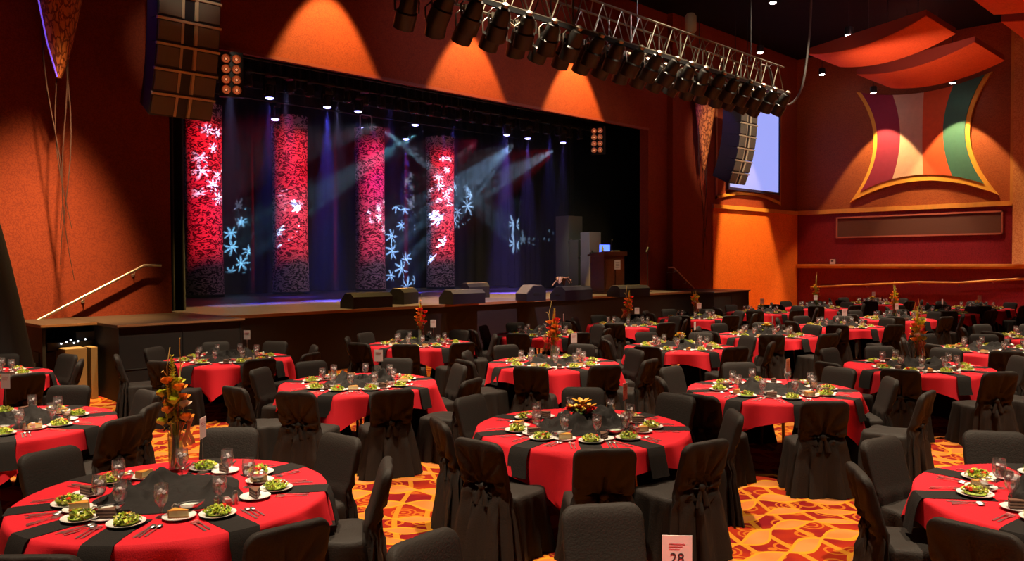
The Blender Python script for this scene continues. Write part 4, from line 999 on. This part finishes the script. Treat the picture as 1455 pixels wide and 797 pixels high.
def low_flowers(name,label,loc,seed,kind):
    rr=random.Random(seed); t=thing(name,label,'flower arrangement',loc,seed)
    mb=MB(); mb.lathe([(.05,0),(.062,.02),(.065,.06),(.05,.075),(.001,.07)],20,cap0=True,cap1=True); mb.build('dark_bowl',DARK,t,True)
    if kind=='lily':
        for (x,y,z,cn,s) in ((0,0,.17,'lily',.10),(.06,.02,.13,'yellow',.08),(-.06,.03,.14,'lily',.09),(.03,-.06,.11,'yellow',.08),(-.02,-.07,.10,'yellow',.06)):
            mb=MB()
            for k in range(6):
                a=k*pi/3+x*9; petal(mb,(x,y,z-.03),(cos(a)*.8,sin(a)*.8,.75),s,s*.42,-.25,0)
            mb.tube([(x,y,z-.03),(x*.3,y*.3,.06)],.004,5); mb.build('lily',FM[cn],t)
        for (x,y,z) in ((-.09,-.03,.10),(.09,-.04,.10),(.10,.04,.10),(-.08,.06,.10),(.05,-.09,.09)):
            mb=MB(); rose(mb,(x,y,z-.01),.045,0,rr,14); mb.tube([(x,y,z-.01),(x*.3,y*.3,.06)],.004,5); mb.build('red_rose',FM['red'],t)
    elif kind=='sun':
        for i in range(4):
            a=i*1.7; x,y,z=(.045*cos(a),.045*sin(a),.11) if i else (0,0,.14); mb=MB()
            for k in range(14):
                b=k*2*pi/14; petal(mb,(x,y,z),(cos(b),sin(b),.35),.07,.028,.2,0)
            mb.mi=1; mb.ball((x,y,z+.008),.025,.025,.012,10,6); mb.mi=0; mb.tube([(x,y,z),(x*.3,y*.3,.06)],.004,5); mb.build('sunflower',[FM['yellow'],FM['brown']],t)
    else:
        for i in range(12):
            a=i*2.4; e=.2+.11*i; x,y,z=.075*cos(a)*cos(e),.075*sin(a)*cos(e),.09+.075*sin(e); mb=MB(); rose(mb,(x,y,z),.034,0,rr,10); mb.tube([(x,y,z),(x*.3,y*.3,.06)],.003,5); mb.build('round_blossom',FM[('lime','yellow','cream','orange')[i%4]],t)
    mb=MB()
    for k in range(12):
        a=k*.9; petal(mb,(.03*cos(a),.03*sin(a),.07),(cos(a),sin(a),rr.uniform(0,.5)),rr.uniform(.08,.11),.035,-.25,0)
    mb.build('leaves',FM['leaf'],t); return t
# ------------------------------------------------------------ tables
# key: (r,d) or pixel centre; chair angles seen from the camera; corner angle of the cloth; descriptor; near?
def pc_(x,y): return at_z(x,y,TH)
T=[
 dict(p=rd(-2.1,5.02),a=[8,51,95,153,202,236,268,314],c=-60,d='the front tall-vase table',n=2,f='tallA',card=(312,600,90)),
 dict(p=rd(.6,7.0),a=[-5,39,85,143,197,234,-89,-57],c=-104,d='the orange lily table',n=2,f='lily',card=(888,560,62)),
 dict(p=rd(-1.83,9.6),a=[-28,25,77,130,168,228,258,-67],c=-98,d='the vaseless table behind the tall-vase one',n=2,card=(538,508,-8)),
 dict(p=rd(2.89,8.97),a=[-43,-5,36,90,138,183,228,-90],c=-48,d='the black-bundle table beyond the lilies',n=2,card=(1134,527,50)),
 dict(p=rd(3.4,4.78),a=[125,169,81,216],sa=[36,81,125,169,216,258,303,348],c=215,d='the cropped front corner table',n=2,card=None),
 dict(p=rd(-4.6,7.28),a=[2,45,95,140,-22,-75],sa=[-13,32,77,122,167,212,257,302],c=-70,d='the cropped card-bearing table',n=2,card=(8,545,-12)),
 dict(p=rd(-6.95,10.35),a=[20,62,-35,105,-80],sa=[17,62,107,152,197,242,287,332],c=-40,d='the table beside the tapered drape',n=1,card=(10,492,-5)),
 dict(p=rd(-4.25,12.05),a=[-22,24,72,118,165,208,255,305],c=-83,d='the table before the stage-corner block',n=1,card=(351,478,-5)),
 dict(p=rd(-1.6,14.15),a=[7,62,109,149,190,234,267,-57],c=-60,d='the bouquet table below the beige monitor',n=1,f='tallR',card=(620,461,-5)),
 dict(p=rd(.58,11.4),a=[-32,16,67,122,168,212,256,-66],c=-94,d='the central green-and-red bouquet table',n=1,f='tallR',card=(842,480,30)),
 dict(p=rd(.6,15.9),a=[-20,25,70,115,160,205,250,295],c=-50,d='the stage-front table behind the central bouquet',n=0,card=(833,452,80)),
 dict(p=rd(5.45,10.85),a=[-5,46,88,130,204,237,-84,-46],c=-75,d='the front gladiolus-vase table',n=1,f='tallG',card=None),
 dict(p=rd(2.8,13.45),a=[-28,17,62,107,152,190,238,292],c=-60,d='the round yellow-green bouquet table',n=1,f='ball',card=(998,464,60)),
 dict(p=Vector((14.4,7.5,0)),a=[-15,30,75,120,165,210,255,-62],c=-30,d='the nearer sunflower table',n=1,f='sun',card=(1103,458,80)),
 dict(p=Vector((17.4,7.35,0)),a=[-25,20,65,110,155,200,245,-68],c=-40,d='the table right behind the sunflower one',n=0,card=(1208,448,-10)),
 dict(p=Vector((14.4,3.65,0)),a=[-25,20,65,110,155,200,-115,-68],c=-100,d='the table just beyond the gladiolus vase',n=0,card=None),
 dict(p=Vector((17.4,3.6,0)),a=[110,155,200,245,-70,65],sa=[20,65,110,155,200,245,290,335],c=-60,d='the cropped mid-room table',n=0,card=None),
 dict(p=Vector((20.4,7.3,0)),a=[-25,20,65,110,155,200,245,-68],c=-100,d='the table with the drooping-twig bouquet',n=0,f='tallG',card=(1281,440,20)),
 dict(p=Vector((23.4,7.2,0)),a=[-20,25,70,115,160,205,250,-65],c=-60,d='the table before the ledge corner',n=0,card=(1347,433,80)),
 dict(p=Vector((26.4,7.1,0)),a=[-25,20,65,110,155,200,245,-68],c=-80,d='the farthest white-card table',n=0,f='ball2',card=(1401,428,-5)),
 dict(p=Vector((23.6,10.7,0)),a=[-20,25,70,115,160,205,250,-65],c=-90,d='the twig-bouquet table by the room corner',n=0,f='tallT',card=(1150,433,-5)),
 dict(p=Vector((27.1,10.4,0)),a=[-25,20,65,110,155,200,245,-68],c=-60,d='the farthest table with yellow flowers',n=0,f='sun',card=(1249,422,-5)),
 dict(p=Vector((14.7,11.0,0)),a=[-20,25,70,115,160,205,250,-65],c=-70,d='the bouquet table below the lectern',n=0,f='tallR',card=(905,443,-5)),
 dict(p=Vector((17.6,11.1,0)),a=[-25,20,65,110,155,200,245,-68],c=-60,d='the bare-twig table below the stage corner',n=0,f='twig',card=(1003,438,-5)),
 dict(p=Vector((20.6,10.9,0)),a=[-22,22,67,112,157,202,247,-68],c=-80,d='the sunflower table below the orange wall',n=0,f='sun',card=(1088,433,-5)),
 dict(p=rd(.66,2.86),a=[97,139],sa=[97,141,52],c=60,d='the front table numbered 28',n=0,card=None),
]
BINS=[(0,'right-side'),(45,'right-rear'),(90,'rear'),(135,'left-rear'),(180,'left-side'),(225,'left-front'),(270,'front'),(315,'right-front')]
def bins_for(angs):
    A=sorted(((a%360),i) for i,a in enumerate(angs)); n=len(A); out={}
    if n==8:
        best=min(range(8),key=lambda o:sum(min(abs(a-45*((k+o)%8)),360-abs(a-45*((k+o)%8)))**2 for k,(a,_) in enumerate(A)))
        for k,(a,i) in enumerate(A): out[i]=BINS[(k+best)%8][1]
    else:
        used=set()
        for a,i in A:
            for b in sorted(BINS,key=lambda b:min(abs(a-b[0]),360-abs(a-b[0]))):
                if b[1] not in used: used.add(b[1]); out[i]=b[1]; break
    return out
USED={}
def put(proto_o,loc,rz,label,group=None,cat=None):
    "first use moves the prototype itself, later uses copy it with its parts"
    k=proto_o.name
    if k not in USED:
        USED[k]=1; o=proto_o; o.location=loc; o.rotation_euler=(0,0,rz); o['label']=label
        if group: o['group']=group
    else: o=copy_thing(proto_o,loc,rz,label,group)
    if cat: o['category']=cat
    return o
def put_plain(proto_o,loc,rz,label,group,cat):
    o=put(proto_o,loc,rz,label,group,cat); return o
for ti,t in enumerate(T):
    C=Vector((t['p'].x,t['p'].y,0)); D=t['d']; near=t['n']; unseen=ti==25
    rr=random.Random(100+ti)
    put(TAB,C,rr.uniform(0,1.5),'round folding banquet table under red cloth, '+D,'round banquet tables')
    cl=cloth_mesh(ti,cam_ang(t['c'])); cl.location=C; tag(cl,'red cloth draped over '+D,'tablecloth','red tablecloths')
    if not unseen: put(CC[ti%3],C+Vector((0,0,TH+.005)),rr.uniform(0,6),'crumpled black cloth heaped in the middle of '+D,'black cloth bundles','table runner')
    bn=bins_for(t['a'])
    for i,a in enumerate(t['a']):
        A=cam_ang(a); dv=Vector((cos(A),sin(A),0)); rb=1.13 if 200<a%360<340 else .95
        if ti==25: rb+=.16
        if ti in (2,3,11) and 200<a%360<340: rb+=.12
        rb+=rr.uniform(-.03,.03); p=C+dv*rb
        face=A+pi/2+rr.uniform(-.07,.07)   # local +Y looks at the table
        put(CH[(i+ti)%3],p,face,'black covered chair at the %s of %s'%(bn[i],D),'black covered banquet chairs')
    SA=t.get('sa',t['a']); sb=bins_for(SA)
    for i,a in enumerate(SA):
        if unseen: break
        A=cam_ang(a); rot=A+pi/2   # local -Y points outwards
        M=Matrix.Translation(C)@Matrix.Rotation(rot,4,'Z')
        def L(x,y,z=0): return M@Vector((x,y,TH+.005+z))
        pl=sb[i]; S='%s place of %s'%(pl,D)
        j=lambda s=.012: rr.uniform(-s,s)
        put(NAP[i%2],M@Vector((0,0,TH+.0045)),rot,'black napkin, '+S,'black napkins','napkin')
        sp=L(j(),-.60+j(),.004); put(SPL,sp,0,'white salad plate, '+S,'salad plates','plate')
        put(SAL[rr.randrange(3)],sp+Vector((0,0,.006)),rr.uniform(0,6),'green salad, '+S,'salads','salad')
        side=-.175; dp=L(side+j(),-.50+j(.02),.0005)
        put(DPL,dp,0,'small white dessert plate, '+S,'dessert plates','plate')
        kind=(i+ti)%2
        put(CAKE[kind],dp+Vector((0,0,.0075)),rr.uniform(0,6),('chocolate cake slice, ','cheesecake slice, ')[kind]+S,('chocolate cake slices','cheesecake slices')[kind],'cake')
        put(GOB,L(.10+j(.02),-.43+j(.02),.0),rr.uniform(0,6),'stemmed goblet of iced water, '+S,'water goblets')
        if near:
            q=rr.uniform(-.04,.04)
            put(FORK,L(-.135+j(.005),-.72+j(.01),.0005),rot+q,'outer silver fork, '+S,'forks','fork')
            if near>1: put(FORK,L(-.165+j(.005),-.715+j(.01),.0005),rot+q,'inner silver fork, '+S,'forks','fork')
            put(KNIFE,L(.135+j(.005),-.70+j(.01),.0005),rot+q,'silver knife, '+S,'knives','knife')
            put(SPOON,L(.160+j(.004),-.695+j(.01),.0005),rot+q,'inner silver spoon, '+S,'spoons','spoon')
            if near>1: put(SPOON,L(.192+j(.004),-.69+j(.01),.0005),rot+q,'outer silver spoon, '+S,'spoons','spoon')
    if not unseen:
        base=SA[0]
        def P(ang,rad,z=0): A=cam_ang(ang); return C+Vector((rad*cos(A),rad*sin(A),TH+.005+z))
        b0=-90 if ti!=0 else -92
        put(BOAT,P(b0-24,.47),cam_ang(0)+.3,'silver sauce boat at the left-front of '+D,'sauce boats')
        if near: put(BOAT,P(b0+34,.44),cam_ang(20),'silver sauce boat at the right-front of '+D,'sauce boats')
        put(CAD,P(b0+58,.50),cam_ang(-60),'sugar packet holder on '+D,'sugar holders')
        put(SALT,P(b0+66,.49),0,'salt shaker on '+D,'salt shakers'); put(PEP,P(b0+50,.50),0,'pepper shaker on '+D,'pepper shakers')
        put(BUT,P(30,.5),0,'footed silver bowl at the right-rear of '+D,'butter bowls')
        if near: put(BUT,P(150,.5),0,'footed silver bowl at the left-rear of '+D,'butter bowls')
    z=TH+.03
    f=t.get('f')
    fl='flower arrangement on '+D
    if f=='tallA': q=at_z(250,671,TH); tall_flowers('tall_flower_arrangement','tall glass vase of gladioli, orange roses and curly twigs on '+'the nearest table',(q.x,q.y,TH+.03),.2,5,.84)
    elif f=='tallR': tall_flowers('tall_flower_arrangement','tall red and orange '+fl,(C.x,C.y,z),cam_ang(0)+ti,ti,.80,True,1)
    elif f=='tallG': tall_flowers('tall_flower_arrangement','tall green and orange '+fl,(C.x,C.y,z),cam_ang(0)+ti,ti,.84,False,2)
    elif f=='tallT': tall_flowers('tall_flower_arrangement','tall yellow '+fl,(C.x,C.y,z),cam_ang(0)+ti,ti,1.0,False,2)
    elif f=='twig': tall_flowers('tall_flower_arrangement','small twig-topped '+fl,(C.x,C.y,z),ti,ti,.62,False,3)
    elif f=='lily': low_flowers('low_flower_arrangement','low bouquet of orange and yellow lilies with red roses on a black cloth bundle',(C.x,C.y,TH+.06),2,'lily')
    elif f=='sun': low_flowers('low_flower_arrangement','low sunflower '+fl,(C.x,C.y,TH+.07),ti,'sun')
    elif f in('ball','ball2'): low_flowers('low_flower_arrangement','low round '+fl,(C.x,C.y,TH+.07),ti,'ball')
    if t.get('card'):
        x,y,rot=t['card']; q=at_z(x,y,TH+.31)
        # keep the card within the table top
        v=Vector((q.x-C.x,q.y-C.y,0))
        if v.length>.42: v=v.normalized()*.42
        put(CARD,C+v+Vector((0,0,TH+.03)),radians(-45+rot),'pinkish white card on a wire stand, '+D,'table cards')
# the card reading 28
q=at_z(962,790,1.08); t=thing('table_card','white card printed 28 on a wire stand at the bottom of the photo','table card',(q.x,q.y,TH+.005),radians(-50),)
mb=MB(); mb.lathe([(.035,0),(.035,.004),(.004,.008)],16,cap0=True,cap1=True); mb.build('stand_base',CHR,t,True)
mb=MB(); mb.cyl((0,0,.006),(0,0,.30),.0025,6); mb.build('stand_wire',CHR,t,True)
mb=MB(); mb.box((-.056,-.004,.24),(.056,-.001,.405)); c=mb.build('card_paper',MATS['card_stock'],t)
fc=bpy.data.curves.new('number','FONT'); fc.body='28'; fc.size=.055; fc.align_x='CENTER'; fc.extrude=.0006
_t=bpy.data.objects.new('tmp',fc); COL.objects.link(_t); fc.materials.append(mat('dark_ink',(.05,.03,.04),.8)); bpy.context.view_layer.update(); _m=bpy.data.meshes.new_from_object(_t.evaluated_get(bpy.context.evaluated_depsgraph_get())); bpy.data.objects.remove(_t); o=bpy.data.objects.new('printed_number',_m); link(o,c); o.location=(0,-.0052,.30); o.rotation_euler=(pi/2,0,0)
mb=MB()
for k in range(3): mb.box((-.03,-.0055,.372-.010*k),(.03-.01*k,-.0042,.375-.010*k))
mb.build('printed_lines',MATS['pink_ink'],c)
# drop prototypes that were never used
for o in list(SC.objects):
    if o.parent is None and o.get('label')=='' : 
        for ch in list(o.children_recursive): bpy.data.objects.remove(ch)
        bpy.data.objects.remove(o)
# ------------------------------------------------------------ light
WARM=(1,.80,.56)
def down(x,y,z,p,cone=70,c=WARM,blend=.6,rad=.12,tx=0,ty=0): return gobo_spot('ceiling_spot',(x,y,z),(x+tx,y+ty,0),p,c,cone,None,blend,rad)
for x in (1,6,11,16,21,26,30.5):
    for y in (-.5,5.0,10.2):
        if x>30 and y<0: continue
        down(x,y,9.9,5200 if x<30 else 2000,54)
# header scallops
for px,py in ((465,95),(665,135),(815,165)):
    q=at_Y(px,py,YW); gobo_spot('header_spot',(q.x,YW-1.15,ZO+3.3),(q.x,YW-.62,ZO),4000 if px<800 else 5000,(1,.62,.16),50,None,.28,.06)
# stage wall scallops: lower left wall and orange wall by the room corner
q=at_Y(60,480,YW); gobo_spot('wall_spot',(4.3,12.9,9.6),(4.1,YW,-.5),15000,(1,.66,.28),31,None,.9,.15)
q=at_Y(1062,340,YW); gobo_spot('wall_spot',(q.x-1.6,YW-2.3,9.6),(q.x-.4,YW-.3,1.6),8000,(1,.66,.24),37,None,.35,.06)
# mural lamps
for p in (DLP[5],DLP[6]):
    gobo_spot('mural_spot',(p.x,p.y,p.z-.06),(p.x+.75,p.y,4.4),1250,(1,.72,.34),66,None,.22,.04)
for i in (0,1,2,3,4):
    p=DLP[i]; gobo_spot('downlight_spot',(p.x,p.y,p.z-.06),(p.x,p.y,0),(900,500,400,500,500)[i],(1,.88,.72),34,None,.5,.05)
# burgundy wall
for y in (4,10): gobo_spot('wall_spot',(XR-4,y,9.8),(XR,y,1.6),3600,(1,.62,.55),60,None,.9,.2)
# added fill lamps without fixtures, lifting the header and upper walls
for x,y,tx in ((14,6,15),(22,6,25),(26,6,31)):
    gobo_spot('upper_wall_fill',(x,y,9.9),(tx,YW,7.8),(900 if x<20 else 260),((.9,.8,1) if x<20 else (1,.45,.45)),50,None,1,.3)
gobo_spot('upper_wall_fill',(24,6,9.9),(XR,10,7.2),30,(1,.3,.4),85,None,1,.3)
# light reaching the truss and clouds from below / side
gobo_spot('cloud_fill',(22,9,4.6),(25.6,8.9,8.5),1000,(1,.55,.4),52,None,.9,.2)  # added fill lamp in mid-air, brightens the ceiling panels
gobo_spot('truss_spot',(14,6.5,9.9),(15,TY,7.4),200,(1,.85,.6),55,None,.8,.1)
gobo_spot('truss_spot',(20,7.5,9.9),(19.5,TY,7.4),500,(1,.85,.6),55,None,.8,.1)
gobo_spot('array_fill',(3.5,8.5,9.9),(6.05,14.3,7.0),800,(1,.85,.6),15,None,.7,.1)  # added front fill on both loudspeaker columns, no fixture behind it
gobo_spot('array_fill',(20,7.5,9.9),(25.3,14.3,6.6),3200,(1,.85,.6),22,None,.7,.1)
gobo_spot('stage_wash',(13,11.9,6.6),(14,14.6,ZS),2400,(.85,.62,.8),50,None,.9,.1)
for x_ in (8.4,9.8,11.2,12.8,15,17,19): gobo_spot('stage_wash',(x_,17.3,6.3),(x_+.2,17.5,ZS),1300,(.45,.42,1) if x_<12 else (.16,.12,1),17,None,.6,.05)
for x_ in (11.5,14.3,17,19.5): gobo_spot('stage_wash',(x_,20.1,6.4),(x_+.2,20.2,ZS),1000,(.10,.08,1),20,None,.6,.05)
gobo_spot('case_spot',(17.5,16.3,6.2),at_Y(835,365,18),260,(.9,1,.85),24,None,.8,.1)  # added fill so the equipment cases show, not a stage fixture
gobo_spot('lectern_spot',(14,9,9.9),at_Y(862,385,14.8),500,(1,.75,.5),8,None,.8,.1)
w=bpy.data.worlds.new('world'); SC.world=w; w.use_nodes=True
w.node_tree.nodes['Background'].inputs[0].default_value=(.5,.25,.25,1); w.node_tree.nodes['Background'].inputs[1].default_value=.006
# stage haze
HAZE=True
def haze(name,lab,a,b,dens,c=(1,1,1)):
    m=bpy.data.materials.new(name); m.use_nodes=True; nt=m.node_tree; nt.nodes.clear(); g=NG(nt)
    o=g.n('OutputMaterial'); v=g.n('VolumeScatter'); v.inputs['Color'].default_value=(*c,1); v.inputs['Density'].default_value=dens; v.inputs['Anisotropy'].default_value=.25; g.l(v.outputs[0],o.inputs['Volume'])
    mb=MB(); mb.box(a,b); o=mb.build(name,m); tag(o,lab,'haze',kind='stuff')
if HAZE: haze('stage_haze','thin haze hanging inside the stage opening and showing the lamp beams',(3.2,YW+.75,ZS+.01),(25.5,YB-.5,6.9),.011)
SC.view_settings.view_transform='Standard'; SC.view_settings.look='None'; SC.view_settings.exposure=0; SC.view_settings.gamma=1; SC.view_settings.use_curve_mapping=False
SC.cycles.use_denoising=True; SC.cycles.use_adaptive_sampling=False; SC.cycles.max_bounces=6; SC.cycles.diffuse_bounces=2; SC.cycles.glossy_bounces=2; SC.cycles.transparent_max_bounces=16; SC.cycles.caustics_reflective=False; SC.cycles.caustics_refractive=False
SC.cycles.volume_bounces=0; SC.cycles.sample_clamp_indirect=4; SC.cycles.sample_clamp_direct=0
